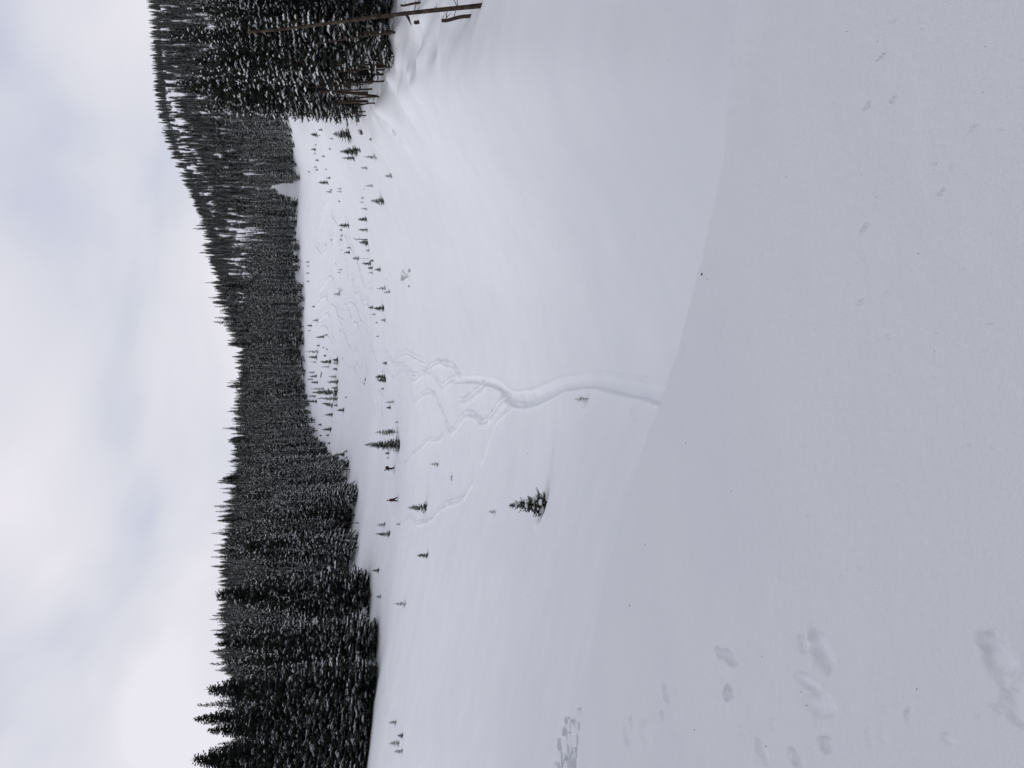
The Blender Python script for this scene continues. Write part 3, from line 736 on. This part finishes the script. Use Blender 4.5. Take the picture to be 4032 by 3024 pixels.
# ------------------------------------------------------------------ forests
foU = [(-6000, 60), (-1200, 95), (0, 111), (200, 114), (435, 119), (520, 124), (620, 131), (700, 141), (780, 152), (900, 165), (1070, 180), (1130, 192), (1200, 210), (1300, 262), (1380, 305), (1440, 336), (2120, 356), (2250, 385), (2380, 372), (2525, 335)]
fp = np.array([phi_of_U(a[0]) for a in foU]); fy = np.array([a[1] / math.cos(phi_of_U(a[0])) for a in foU])
RIGHT = phi_of_U(2585)
rp = np.array([phi_of_U(u) for u in (2585, 2620, 2700, 2850, 3024)] + [.60, .9, 1.5]); ry = np.array([90, 83, 78, 74, 70, 62, 50, 22.])
def forest_start(ph):
    a = np.interp(ph, fp, fy)
    a = np.where(ph > RIGHT, np.interp(ph, rp, ry), a)
    a = np.where(np.abs(ph) > 1.5, 18 + 6 * np.abs(np.sin(ph)), a)  # unseen trees added behind the camera to shade the near snow
    a = np.where((ph < -0.9) & (ph > -1.5), np.interp(ph, [-1.5, -.9], [15, 60]), a)
    return a
pts = []
def scatter(r0, r1, ph0, ph1, sp_, far=False):
    x1 = r1; xs = np.arange(-x1, x1, sp_); 
    gx, gy = np.meshgrid(xs, xs)
    gx = gx + rng.uniform(-.46, .46, gx.shape) * sp_; gy = gy + rng.uniform(-.46, .46, gy.shape) * sp_
    rr = np.hypot(gx, gy); ph = np.arctan2(gx, gy)
    m = (rr >= r0) & (rr < r1) & (ph > ph0) & (ph < ph1)
    gx, gy, rr, ph = gx[m], gy[m], rr[m], ph[m]
    st = forest_start(ph) * (1 + np.where((rr > 170) & (ph < RIGHT), 0.08, 0.035) * (perlin(ph * 30, ph * 0 + 1.5) + .7 * perlin(ph * 90, ph * 0 + 4.5) + .15))
    keep = rr > st
    gap = perlin(gx / 26 + 4, gy / 26)
    depth_in = (rr - st)
    keep &= ~((gap < -0.30) & (depth_in > 4) & (rr > 140) & ((rr > 430) | (ph < 0.02) | (ph > 0.2)))
    keep &= ~((ph > phi_of_U(2245)) & (ph < phi_of_U(2292)) & (rr < 480)) # narrow clearing right of centre
    keep &= ~((ph > phi_of_U(2190)) & (ph < phi_of_U(2292)) & (rr < 410) & (rng.random(len(gx)) < .7))
    keep &= ~((rr > 560) & (ph > 0.17) & (rng.random(len(gx)) > .2) & (fbm(gx / 55, gy / 55 + 9) < -0.42 + 0.62 * np.clip((rr - 740) / 230, 0, 1)))
    keep &= ~((rr > 430) & (rr < 900) & (fbm(gx / 22 + 8, gy / 45 + 2) < -0.42))
    keep &= ~((rr > 500) & (ph < 0.2) & (rng.random(len(gx)) < 0.45))
    keep &= rng.random(len(gx)) > 0.06
    return gx[keep], gy[keep], rr[keep], ph[keep]
sets = [scatter(8, 60, -math.pi, math.pi, 3.7), scatter(60, 260, -.62, .62, 3.7), scatter(60, 130, .62, 1.6, 5), scatter(260, 500, -.56, .56, 4.6), scatter(500, 1300, -.54, .54, 6.6)]
gx = np.concatenate([s[0] for s in sets]); gy = np.concatenate([s[1] for s in sets]); gr = np.concatenate([s[2] for s in sets]); gp = np.concatenate([s[3] for s in sets])
gz = height(gx, gy) - 0.25
print('forest trees', len(gx))
tall_noise = perlin(gx / 30, gy / 30)
u = rng.random(len(gx))
inview = np.abs(np.tan(gp)) < 0.52
behind = np.abs(gp) > .62
rightnear = (gp > RIGHT) & (gr < 200)
leftnear = (gp < phi_of_U(250)) & (gr < 190)
H = np.where(gr < 260, 20 + 5.5 * u + 5 * tall_noise, 19 + 5 * u)
H = np.where(leftnear, 18 + 5 * u ** 1.5, H)
H = np.where(rightnear, 14 + 6.5 * u, H)
H = np.where(gr > 480, (8 + 13 * u ** 1.8) * (1 + .25 * perlin(gp * 40, gp * 0 + 2.2)) + 9 * (rng.random(len(gx)) < .07), H)
H = np.where(behind, 20 + 5 * u, H)
front = (gr - forest_start(gp) < 9) & (gr < 260) & ~rightnear & ~behind
H = np.where(front & (rng.random(len(gx)) < 0.25), H * 0.55, H)
H = np.where((gr > 700) & (gp > 0.2), 7 + 11 * u, H)
H = np.where((gr <= 480) & ~behind & ~rightnear, H * np.where(rng.random(len(gx)) < .07, 1.22, rng.uniform(.68, 1.06, len(gx))), H)
# proto choice
ALLP = FULL + TALL + SPIRE
pi_ = np.where(gr < 300, rng.integers(0, 5, len(gx)), rng.choice([0, 1, 3, 8, 9, 10], len(gx)))
pi_ = np.where(rightnear, rng.choice([5, 6, 7, 5, 6, 3], len(gx)), pi_)
pi_ = np.where(front & (rng.random(len(gx)) < .40), rng.choice([5, 6, 7], len(gx)), pi_)
pi_ = np.where(rightnear & (gr - forest_start(gp) > 14) & (rng.random(len(gx)) < .35), rng.choice([0, 2, 4], len(gx)), pi_)
pi_ = np.where((gr > 550), rng.choice([8, 10, 3, 4, 1], len(gx)), pi_)
wide_far = np.where(gr > 550, 1.25, 1.0)
wide = np.where(gr < 500, rng.uniform(.62, .98, len(gx)), rng.uniform(.85, 1.2, len(gx)) * wide_far); wide[rightnear] = rng.uniform(.62, 1.0, rightnear.sum()); rz = rng.uniform(0, 6.28, len(gx))
lx = rng.normal(0, .02, len(gx)); ly = rng.normal(-0.0, .02, len(gx)) + np.where(rightnear, -.05, 0) + np.where(gp < 0, .015, 0)
# the individuals: those that show largest
order = np.argsort(np.where(inview & ~behind & (gy > 0), -H / gr, 1e9))[:296]
ind = np.zeros(len(gx), bool); ind[order] = True
ZONES = [(90, 'above the four small firs by the left frame edge'), (200, 'just right of the far left frame edge'), (320, 'under the twin tall spires at left'), (420, 'right of the tall spires at left'),
         (520, 'above the dark gap of bare stems'), (600, 'beside the bare pole at the snow edge'), (690, 'behind the lone upright meadow fir'), (780, 'behind the bent fir top'), (870, 'behind the small dark fir on the snow edge'),
         (960, 'behind the fir pair left of the skiers'), (1070, 'behind the skier in red'), (1150, 'behind the skier in black'), (1230, 'behind the tallest meadow fir'), (1330, 'by the snowy bay'), (1450, 'behind the round-bottomed fir'),
         (1600, 'behind the far fir cluster'), (9999, 'along the far treeline')]
def zone(i):
    U_, V_ = project(gx[i], gy[i], gz[i]); dep = gr[i] - float(forest_start(np.array([gp[i]]))[0])
    if gp[i] > RIGHT:
        q = 'at the left end' if U_ < 2680 else ('in the middle' if U_ < 2850 else 'by the leaning bare tree')
        if dep < 8: return 'slim snow-streaked spruce in the front rank of the right forest, ' + q, 'front rank spruces of the right forest ' + q
        return 'dark spruce behind the front rank of the right forest, ' + q, 'rear spruces of the right forest ' + q
    nm = next(z for a, z in ZONES if U_ < a)
    row = 'front' if dep < 8 else ('second' if dep < 18 else ('third' if dep < 30 else 'rear'))
    if H[i] < 15: return 'short snowy spruce, ' + row + ' row, ' + nm, 'short spruces, ' + row + ' row, ' + nm
    k_ = 'broad' if wide[i] > .84 else 'slim'
    return k_ + ' snow-laden spruce, ' + row + ' row, ' + nm, k_ + ' ' + row + ' row spruces ' + nm
for i in np.where(ind)[0]:
    lb, gp_ = zone(i); p = ALLP[pi_[i]]
    plant(p, 'spruce_tree', (gx[i], gy[i], gz[i]), H[i], rz[i], wide[i], (lx[i], ly[i]), lb, 'tree', gp_)

TOPS = [(72, 750, 'tallest spruce at the left, its ragged crown lopsided'), (227, 762, 'spire topping the left forest, second tall tree from the left'), (333, 809, 'blunt-topped tall spruce right of the two spires at left'), (178, 813, 'lower companion just left of the spire at left'),
        (38, 789, 'slim tip left of the tallest left spruce'), (514, 850, 'twin-tipped spruce on the skyline right of a long low stretch'), (937, 831, 'pointed skyline spruce above the fir pair'), (844, 827, 'needle-thin spire on the skyline left of the skiers'), (697, 843, 'ragged skyline spruce above the bent fir top'),
        (547, 847, 'pale skyline spruce right of the long low stretch'), (1019, 846, 'bare-tipped skyline spruce right above the skier in red'), (985, 854, 'full skyline spruce left above the skier in red'), (1148, 873, 'broad skyline spruce right above the skier in black'), (1479, 919, 'dark cone on the skyline right of the treeline gap'),
        (1300, 906, 'thin skyline tip above the snowy bay'), (1517, 893, 'tallest spire in the middle of the far skyline'), (1209, 900, 'skyline spruce above the tallest meadow fir'), (1574, 923, 'thin tip right of the tallest middle spire'), (1680, 951, 'tip on the lowest dip of the skyline'),
        (1753, 923, 'thin spire rising right of the skyline dip'), (1791, 885, 'tall pair member right of the skyline dip, left one'), (1851, 880, 'leaning skyline spruce at the foot of the hill ridge'), (1891, 877, 'bushy skyline spruce where the ridge starts to climb')]
for k, (U_, V_, lb) in enumerate(TOPS):
    ph = phi_of_U(U_); st = float(forest_start(np.array([ph]))[0]); r_ = st + 3
    while r_ < 750:
        x, y = r_ * math.sin(ph), r_ * math.cos(ph); z = ground(x, y) - .2; Hh = y * slope_of_V(V_) - z
        if Hh <= 29: break
        r_ *= 1.03
    pr = HERO[k % 2] if k in (0, 1, 2, 3, 4, 5, 8, 11, 12, 22) else ([SPIRE[0], SPIRE[1], FULL[3]][k % 3])
    plant(pr, 'spruce_tree', (x, y, z), Hh, k * 1.1, 1.3, (0, random.uniform(-.02, .02)), lb, 'tree', 'spruces standing out on the skyline')

# the rest of the forest and the shade trees added behind the camera: one object, instanced with geometry nodes
R_ = ~ind
pm = bpy.data.meshes.new('forest_points'); pc = np.stack([gx[R_], gy[R_], gz[R_]], -1).astype(np.float32)
pm.vertices.add(len(pc)); pm.vertices.foreach_set('co', pc.ravel())
a = pm.attributes.new('pick', 'INT', 'POINT'); a.data.foreach_set('value', pi_[R_].astype(np.int32))
a = pm.attributes.new('turn', 'FLOAT_VECTOR', 'POINT'); a.data.foreach_set('vector', np.stack([lx[R_], ly[R_], rz[R_]], -1).astype(np.float32).ravel())
sH = H[R_] / np.array([p.H for p in ALLP])[pi_[R_]]
a = pm.attributes.new('size', 'FLOAT_VECTOR', 'POINT'); a.data.foreach_set('vector', np.stack([sH * wide[R_], sH * wide[R_], sH], -1).astype(np.float32).ravel())
fo = obj('conifer_forest', pm)
tag(fo, 'dense snow-dusted conifer forest covering the hillsides, plus unseen shade trees added behind the camera', 'forest', kind='stuff')
ng = bpy.data.node_groups.new('forest_nodes', 'GeometryNodeTree')
ng.interface.new_socket('Geometry', in_out='INPUT', socket_type='NodeSocketGeometry')
ng.interface.new_socket('Geometry', in_out='OUTPUT', socket_type='NodeSocketGeometry')
gi = N(ng, 'NodeGroupInput'); go = N(ng, 'NodeGroupOutput')
jall = N(ng, 'GeometryNodeJoinGeometry')
# first planted copy of every prototype supplies the meshes
first = {}
for o in COL.objects:
    if o.type == 'MESH' and o.data.name not in first: first[o.data.name] = o
k_used = []
for k in reversed(range(len(ALLP))):   # joined in reverse so that index order matches
    p = ALLP[k]; j = N(ng, 'GeometryNodeJoinGeometry'); any_ = False
    for me_ in (p.trunk, p.crown, p.snow):
        o = first.get(me_.name)
        if o is None:
            o = bpy.data.objects.new('source', me_)
        inf = N(ng, 'GeometryNodeObjectInfo', transform_space='ORIGINAL'); inf.inputs[0].default_value = o
        ng.links.new(inf.outputs['Geometry'], j.inputs[0])
    g2 = N(ng, 'GeometryNodeGeometryToInstance'); ng.links.new(j.outputs[0], g2.inputs[0]); ng.links.new(g2.outputs[0], jall.inputs[0])
iop = N(ng, 'GeometryNodeInstanceOnPoints'); iop.inputs['Pick Instance'].default_value = True
def attr(nm, ty):
    n = N(ng, 'GeometryNodeInputNamedAttribute', data_type=ty); n.inputs[0].default_value = nm; return n.outputs['Attribute']
ng.links.new(gi.outputs[0], iop.inputs['Points']); ng.links.new(jall.outputs[0], iop.inputs['Instance'])
ng.links.new(attr('pick', 'INT'), iop.inputs['Instance Index']); ng.links.new(attr('turn', 'FLOAT_VECTOR'), iop.inputs['Rotation']); ng.links.new(attr('size', 'FLOAT_VECTOR'), iop.inputs['Scale'])
ng.links.new(iop.outputs[0], go.inputs[0])
md = fo.modifiers.new('forest', 'NODES'); md.node_group = ng

# ------------------------------------------------------------------ right forest edge: trunks, snags, stumps
def z5(x, y): return 3024 - .4069 * y, 1100 + .4069 * x
def trunk_px(name, x0, y0, x1, y1, dpx, label, mat=M_bark, taper=.35, branches=0, cat='tree', seed=0, root=False, brside=1):
    """standing bare stem from base (x0,y0) to top (x1,y1) in crop pixels"""
    U0, V0 = z5(x0, y0); U1, V1 = z5(x1, y1); h = hit(U0, V0); s = h[1] / F; rd = random.Random(seed)
    dpx = dpx * .78
    t = empty(name, (h[0], h[1], ground(h[0], h[1]) - .05)); tag(t, label, cat, 'bare stems at the right forest edge')
    top = np.array([(U1 - U0) * s, 0.3, (V0 - V1) * s]); r0 = dpx * s / 2
    ks = np.linspace(-.05, 1, 9)
    P_ = [top * k + np.array([0.05 * math.sin(k * 5) * (0 < k < 1), 0, 0]) for k in ks]
    R__ = [r0 * (1 - (1 - taper) * max(k, 0)) * (1.12 if k <= 0 else 1) for k in ks]
    V, Fc = tube(P_, R__, 9); obj('trunk', mesh(name + '_stem', V, Fc, mat, False), t)
    if branches:
        mb = MB()
        for k in range(branches):
            f = rd.uniform(.08, .95); a = rd.uniform(0, 6.28) if brside == 0 else rd.gauss(0 if brside > 0 else math.pi, .7); l = rd.uniform(.35, 1.3) * (1 - .3 * f)
            o = top * f; d = np.array([math.cos(a), math.sin(a) * .7, rd.uniform(-.4, .45)])
            e1 = o + d * l * .5 + np.array([0, 0, rd.uniform(-.1, .1)]); e2 = e1 + d * l * .5 + np.array([rd.uniform(-.1, .1), 0, rd.uniform(-.25, .1)])
            V, Fc = tube([o, e1, e2], [.024, .018, .008], 4, False); mb.add(V, Fc)
            if rd.random() < .6:
                V, Fc = tube([e1, e1 + d * l * .3 + np.array([.05, .1, .2])], [.014, .006], 3, False); mb.add(V, Fc)
        o_ = obj('dead_branches', mesh(name + '_twigs', mb.V, mb.F, M_deadbark), t)
    return t
trunk_px('bare_tree', 1955, 55, -300, 345, 24, 'long bare brown trunk leaning left at the right edge of the forest, nearest of all', branches=16, taper=.45, seed=1)
trunk_px('broken_tree', 1850, 157, 1562, 182, 19, 'short thick broken trunk standing just left of the long leaning trunk', mat=M_deadbark, taper=.9, branches=4, seed=2)
trunk_px('tree_stump', 1428, 197, 1300, 200, 19, 'snow-capped stump upslope of the broken trunk', mat=M_deadbark, taper=.95, seed=3)
trunk_px('broken_tree', 1385, 30, 1165, 38, 13, 'broken trunk with tattered top behind the leaning trunk at the frame edge', mat=M_deadbark, taper=.8, branches=3, seed=4)
trunk_px('bare_tree', 1180, 308, 300, 430, 13, 'slender curved trunk rising from a snow hollow left of the leaning trunk', branches=10, seed=5)
trunk_px('bare_tree', 1110, 462, 300, 500, 6, 'very thin straight pole-like trunk between the curved trunk and the pair', branches=6, seed=6)
trunk_px('bare_tree', 1128, 550, 300, 600, 6, 'thin pale trunk standing lowest left of the pole-like trunk', branches=8, seed=7)
trunk_px('bare_tree', 1103, 645, 420, 705, 12, 'stout trunk, left of the close pair at the snow edge', branches=8, seed=8)
trunk_px('bare_tree', 1105, 618, 600, 640, 8, 'darker trunk, right of the close pair at the snow edge', branches=4, seed=9)
trunk_px('bare_tree', 1022, 785, 280, 850, 9, 'dark bare trunk standing out below the central trunk group', branches=8, seed=10)
trunk_px('bare_tree', 893, 776, 280, 812, 7, 'pale thin trunk right of the central trunk group', branches=4, seed=11)
trunk_px('bare_tree', 898, 862, 100, 930, 9, 'long sunlit-brown trunk at left of the central trunk group', branches=8, seed=12)
trunk_px('snag', 1003, 938, 655, 943, 9, 'dead snag with ragged side twigs and no crown at the forest edge', mat=M_deadbark, taper=.8, branches=14, seed=13, brside=0)
trunk_px('bare_tree', 845, 976, 330, 985, 8, 'trunk with a pale split patch just left of the ragged snag', branches=3, seed=14)
trunk_px('broken_tree', 925, 998, 735, 1012, 8, 'short broken trunk left of the ragged snag', mat=M_deadbark, taper=.9, branches=3, seed=15)
trunk_px('bare_tree', 833, 1080, 600, 1095, 7, 'second trunk from the left end of the right forest edge', branches=6, seed=16, brside=-1)
trunk_px('bare_tree', 840, 1118, 600, 1130, 7, 'leftmost bare trunk foot of the right forest edge', branches=5, seed=17, brside=-1)
# full spruces over those feet
for k, (x, y, Hh, pidx, lb) in enumerate([(1140, 300, 17, 5, 'spruce sharing the snow hollow with the slender curved trunk'), (1095, 640, 17, 6, 'spruce whose skirt hangs over the close pair of trunks'),
        (1120, 520, 15, 1, 'full spruce behind the pole-like trunk'), (900, 800, 18, 7, 'spruce crowning the central trunk group'), (860, 980, 17, 5, 'spruce above the ragged snag'),
        (820, 1010, 15, 3, 'second to last spruce before the open slope, right forest'), (800, 1085, 14, 1, 'last spruce at the left end of the right forest, branches to the snow'), (1080, 80, 18, 2, 'full spruce behind the leaning trunk at the frame edge'),
        (1000, 180, 17, 4, 'snow-heavy spruce left behind the leaning trunk'), (1060, 400, 16, 0, 'full spruce right of the pole-like trunk'), (1000, 720, 16, 3, 'narrow spruce just behind the dark bare trunk')]):
    U_, V_ = z5(x, y); h = hit(U_, V_)
    plant(ALLP[pidx], 'spruce_tree', (h[0], h[1], ground(h[0], h[1]) - .2), Hh, k * 1.3, 1.0 if k != 6 else 1.1, (0, -.05), lb, 'tree', 'spruces at the right forest edge')
# fallen log with a snow cap beside the leaning trunk
def log_px(x0, y0, x1, y1, dpx, label):
    a = hit(*z5(x0, y0)); b = hit(*z5(x1, y1)); s = a[1] / F; r0 = dpx * s / 2
    A = np.array(a) + (0, 0, r0 * .6); s2 = a[1] / F
    B = A + np.array([(z5(x1, y1)[0] - z5(x0, y0)[0]) * s2, .6, (z5(x0, y0)[1] - z5(x1, y1)[1]) * s2])
    t = empty('fallen_log', tuple(A)); V, Fc = tube([(0, 0, 0), (B - A) * .5, B - A], [r0, r0 * .9, r0 * .7], 8)
    obj('log', mesh('log', V, Fc, M_deadbark), t)
    tag(t, label, 'log')
log_px(1300, 240, 1215, 80, 13, 'dark fallen log tilting up behind the snow-capped stump')
log_px(970, 545, 1055, 480, 7, 'thin slanting fallen log between the pole-like trunks')
h = hit(3024 - (900 + .6027 * 945), 700 + .6027 * 940)
V, Fc = tube([(-1.6, -1.5, .1), (0, 0, .15), (1.7, 2.2, .3)], [.16, .14, .08], 6)
tag(obj('fallen_log', mesh('far_log', V, Fc, M_deadbark), None, (h[0], h[1], ground(*h[:2]))), 'thin log lying bare on the snow among the far fir cluster', 'log')

# ------------------------------------------------------------------ boulders, snow blocks, flecks
def blob(seed, sx, sy, sz, jag=.25, nu=10, nv=7):
    rd = random.Random(seed); V = []; Fc = []
    for i in range(1, nv):
        th = math.pi * i / nv
        for j in range(nu):
            a = 2 * math.pi * j / nu; k = 1 + rd.uniform(-jag, jag)
            V.append((sx * math.sin(th) * math.cos(a) * k, sy * math.sin(th) * math.sin(a) * k, sz * math.cos(th) * (1 + rd.uniform(-jag, jag) * .5)))
    V += [(0, 0, sz), (0, 0, -sz)]; T_, B_ = len(V) - 2, len(V) - 1
    for i in range(nv - 2):
        for j in range(nu): Fc.append((i * nu + j, (i + 1) * nu + j, (i + 1) * nu + (j + 1) % nu, i * nu + (j + 1) % nu))
    for j in range(nu):
        Fc.append((T_, j, (j + 1) % nu)); Fc.append((B_, (nv - 2) * nu + (j + 1) % nu, (nv - 2) * nu + j))
    return V, Fc
U_, V_ = 3024 - (480 + .4342 * 95), 1100 + .4342 * 752
h = hit(U_, V_); s = h[1] / F
t = empty('boulder', (h[0], h[1], ground(*h[:2]) + .1)); tag(t, 'dark boulder under a thick snow cap beside the half-buried fir top', 'boulder')
V, Fc = blob(1, 9 * s, 9 * s, 8 * s); obj('rock', mesh('rock', V, Fc, M_rock), t)
V, Fc = blob(2, 15 * s, 12 * s, 6 * s, .12); obj('snow_cap', mesh('snow_cap', V, Fc, M_snow, True), t, (-2 * s, 0, 9 * s))
U_, V_ = 3024 - (480 + .4342 * 90), 1100 + .4342 * 1045
h = hit(U_, V_); s = h[1] / F
V, Fc = blob(3, 20 * s, 16 * s, 7 * s, .14, 14, 9)
tag(obj('snow_mound', mesh('snow_mound', V, Fc, M_snow, True), None, (h[0], h[1], ground(*h[:2]) + .05)), 'rounded snow mound with a tiny dark twig on the slope below the boulder', 'snow mound')

# broken crust blocks on the ledge of the bank at the left
rd = random.Random(77)
for k in range(22):
    U_ = rd.uniform(0, 235) if k < 18 else rd.uniform(-250, 0); ph = phi_of_U(U_)
    r1_ = float(np.interp(ph, lph, lrr)); r2_ = float(np.interp(ph, lph2, lr2)); rr_ = r1_ + .3 + (r2_ - r1_ - .3) * ((k * .618) % 1)
    x, y = rr_ * math.sin(ph), rr_ * math.cos(ph); a_ = rd.uniform(.06, .24) * (1 if k % 3 else 1.5); hz = rd.uniform(.05, .13)
    n = rd.choice((6, 7, 8)); rg = [(math.cos(6.283 * q / n) * a_ * rd.uniform(.6, 1.25), math.sin(6.283 * q / n) * a_ * 1.6 * rd.uniform(.6, 1.25)) for q in range(n)]
    V = [(p_[0], p_[1], -.1) for p_ in rg] + [(p_[0] * .96, p_[1] * .96, hz * rd.uniform(.6, 1.2)) for p_ in rg] + [(0, 0, hz * 1.05)]
    Fc = [(q, (q + 1) % n, n + (q + 1) % n, n + q) for q in range(n)] + [(n + q, n + (q + 1) % n, 2 * n) for q in range(n)]
    tag(obj('snow_block', mesh('snow_block', V, Fc, M_snow), None, (x, y, ground(x, y)), (rd.uniform(-.25, .25), rd.uniform(-.25, .25), 0)),
        'broken crust block in the rubble on the bank edge at the left', 'snow block', 'broken crust blocks on the bank edge')

flecks = [(1944, 2765, 6, 'largest dark stone chip on the edge line of the bank'), (2327, 3097, 3, 'small dark fleck on the near snow'), (2790, 2634, 2.2, None), (2596, 2750, 2.2, None), (2900, 3335, 3, None), (2861, 3455, 3, None),
          (2660, 3870, 3, None), (2840, 3880, 3.2, None), (2026, 3615, 3.2, None), (1925, 2785, 3, None), (1640, 3680, 2.5, None), (1500, 2985, 2.2, None), (300, 3155, 4, None), (246, 3177, 4, None), (440, 3000, 3.2, None),
          (310, 3610, 4, None), (150, 2735, 4, None), (85, 3015, 4, None), (640, 2480, 4, None), (880, 2540, 3, None), (1280, 2700, 3, None), (1090, 2880, 3, None), (680, 2080, 2.4, None), (2260, 2050, 2.2, None), (2100, 2500, 2.5, None), (3024-1787, 2078, 2.5, None)]
for k, (U_, V_, a_, lb) in enumerate(flecks):
    h = hit(U_, V_)
    if h is None: continue
    a_ *= .8 if a_ < 5 else 1; s = h[1] / F; V, Fc = blob(70 + k, a_ * s, a_ * s * .8, a_ * s * .7, .4, 6, 4)
    tag(obj('bark_fleck', mesh('bark_fleck', V, Fc, M_rock), None, (h[0], h[1], ground(*h[:2]) + a_ * s * .2), (0, 0, k)),
        lb or 'tiny dark bark fleck scattered on the smooth snow', 'bark fleck', 'bark flecks on the near snow')

# ------------------------------------------------------------------ the two skiers
def skin_body(joints, edges, regions, mats):
    me = bpy.data.meshes.new('body'); me.from_pydata([j[0] for j in joints], edges, []); me.update()
    o = bpy.data.objects.new('body_tmp', me); COL.objects.link(o)
    m = o.modifiers.new('s', 'SKIN'); m.use_smooth_shade = True
    sv = me.skin_vertices[0].data
    for i, j in enumerate(joints): k_ = 1.75 if i < 3 else 1.35; sv[i].radius = (j[1] * k_, (j[2] if len(j) > 2 else j[1]) * k_)
    sv[0].use_root = True
    ss = o.modifiers.new('sub', 'SUBSURF'); ss.levels = 2; ss.render_levels = 2
    dg = bpy.context.evaluated_depsgraph_get(); dg.update()
    nm = bpy.data.meshes.new_from_object(o.evaluated_get(dg)); bpy.data.objects.remove(o)
    nm.materials.clear()
    for mt in mats: nm.materials.append(mt)
    for p in nm.polygons: p.material_index = regions(p.center)
    return nm
def person(U, V, face, pose, mats, label, helmet, pack, hm=1.78):
    h = hit(U, V); z = ground(h[0], h[1])
    r = empty('person', (h[0], h[1], z + .02), (0, 0, face))      # local +x is the way the person faces
    if pose == 'crouch':
        J = [((-.02, 0, .93), .15, .13), ((.06, 0, 1.12), .15, .12), ((.16, 0, 1.34), .17, .13), ((.22, 0, 1.46), .08), ((.30, 0, 1.54), .06), ((.33, 0, 1.66), .10),
             ((.0, .10, .88), .12), ((.12, .12, .50), .10), ((-.06, .12, .12), .08), ((.10, .12, .05), .05),
             ((.0, -.10, .88), .12), ((.06, -.12, .50), .10), ((-.20, -.12, .12), .08), ((-.04, -.12, .05), .05),
             ((.18, .20, 1.38), .07), ((.20, .27, 1.10), .06), ((.36, .28, .92), .045), ((.42, .28, .90), .04),
             ((.18, -.20, 1.38), .07), ((.20, -.27, 1.10), .06), ((.36, -.28, .92), .045), ((.42, -.28, .90), .04)]
    else:
        J = [((0, 0, .93), .15, .13), ((.02, 0, 1.12), .15, .13), ((.05, 0, 1.36), .17, .14), ((.07, 0, 1.50), .07), ((.08, 0, 1.58), .06), ((.10, 0, 1.69), .10),
             ((.02, .10, .87), .12), ((.12, .11, .48), .10), ((.10, .11, .12), .08), ((.24, .11, .05), .05),
             ((-.02, -.10, .87), .12), ((-.16, -.11, .50), .10), ((-.40, -.11, .14), .08), ((-.28, -.11, .05), .05),
             ((.05, .21, 1.41), .07), ((.02, .28, 1.16), .05), ((.22, .30, 1.0), .04), ((.29, .30, .99), .035),
             ((.05, -.21, 1.41), .07), ((-.06, -.28, 1.16), .05), ((.10, -.30, .98), .04), ((.17, -.30, .97), .035)]
    E = [(0, 1), (1, 2), (2, 3), (3, 4), (4, 5), (0, 6), (6, 7), (7, 8), (8, 9), (0, 10), (10, 11), (11, 12), (12, 13), (2, 14), (14, 15), (15, 16), (16, 17), (2, 18), (18, 19), (19, 20), (20, 21)]
    def reg(c): return 0 if c.z > 1.52 else (1 if c.z > .90 else 2)
    obj('body', skin_body(J, E, reg, mats), r)
    hd = J[5][0]
    V_, F_ = blob(9, .125, .115, .13, .0, 14, 9); obj('helmet', mesh('helmet', V_, F_, helmet, True), r, (hd[0] - .015, hd[1], hd[2] + .03))
    V_, F_ = blob(10, .03, .085, .04, .0, 10, 6); obj('goggles', mesh('goggles', V_, F_, M_black, True), r, (hd[0] + .10, hd[1], hd[2] + .01))
    if pack:
        V_, F_ = blob(12, .23, .20, .33, .05, 12, 8); obj('backpack', mesh('backpack', V_, F_, M_maroon, True), r, (J[1][0][0] - .24, 0, 1.28), (0, .25, 0))
    tag(r, label, 'person')
    c, s = math.cos(face), math.sin(face)
    def W(p): return np.array([h[0] + c * p[0] - s * p[1], h[1] + s * p[0] + c * p[1], z + p[2]])
    for sy, ft in ((1, J[9][0]), (-1, J[13][0])):
        f0 = [(ft[0] - .80, ft[1], -.03), (ft[0] + .60, ft[1], -.01), (ft[0] + .80, ft[1], .08)]
        V_ = []; 
        for q in f0:
            for w_, z_ in ((-.05, 0), (.05, 0), (.05, .02), (-.05, .02)): V_.append(W((q[0], q[1] + w_, q[2] + z_)))
        F_ = [(i * 4 + k, i * 4 + (k + 1) % 4, (i + 1) * 4 + (k + 1) % 4, (i + 1) * 4 + k) for i in range(2) for k in range(4)] + [(0, 1, 2, 3)[::-1], (8, 9, 10, 11)]
        tag(obj('ski', mesh('ski', V_, F_, M_ski)), 'dark ski under the ' + ('left' if sy > 0 else 'right') + ' boot of the ' + ('skier in black' if pack else 'skier in red'), 'ski')
        hand = np.array(J[17][0] if sy > 0 else J[21][0]); tip = hand + np.array([-.25 if pack else -.1, .05 * sy, -hand[2] + .0])
        if pack and sy > 0: tip = hand + np.array([.12, .05, -hand[2]])
        V_, F_ = tube([W(hand + (0, 0, .12)), W(tip)], [.012, .009], 5)
        tag(obj('ski_pole', mesh('ski_pole', V_, F_, M_metal)), 'thin ski pole in the ' + ('left' if sy > 0 else 'right') + ' hand of the ' + ('skier in black' if pack else 'skier in red'), 'ski pole')
person(1180, 1553, math.radians(184), 'crouch', [M_skin, M_black, M_black], 'skier in black crouched forward with a maroon backpack, moving left past the tallest meadow fir', M_helmet, True)
person(1056, 1567, math.radians(160), 'stride', [M_skin, M_red, M_black], 'skier in red jacket and black trousers striding left across the meadow', M_helmet2, False)
h = hit(1086, 1566)
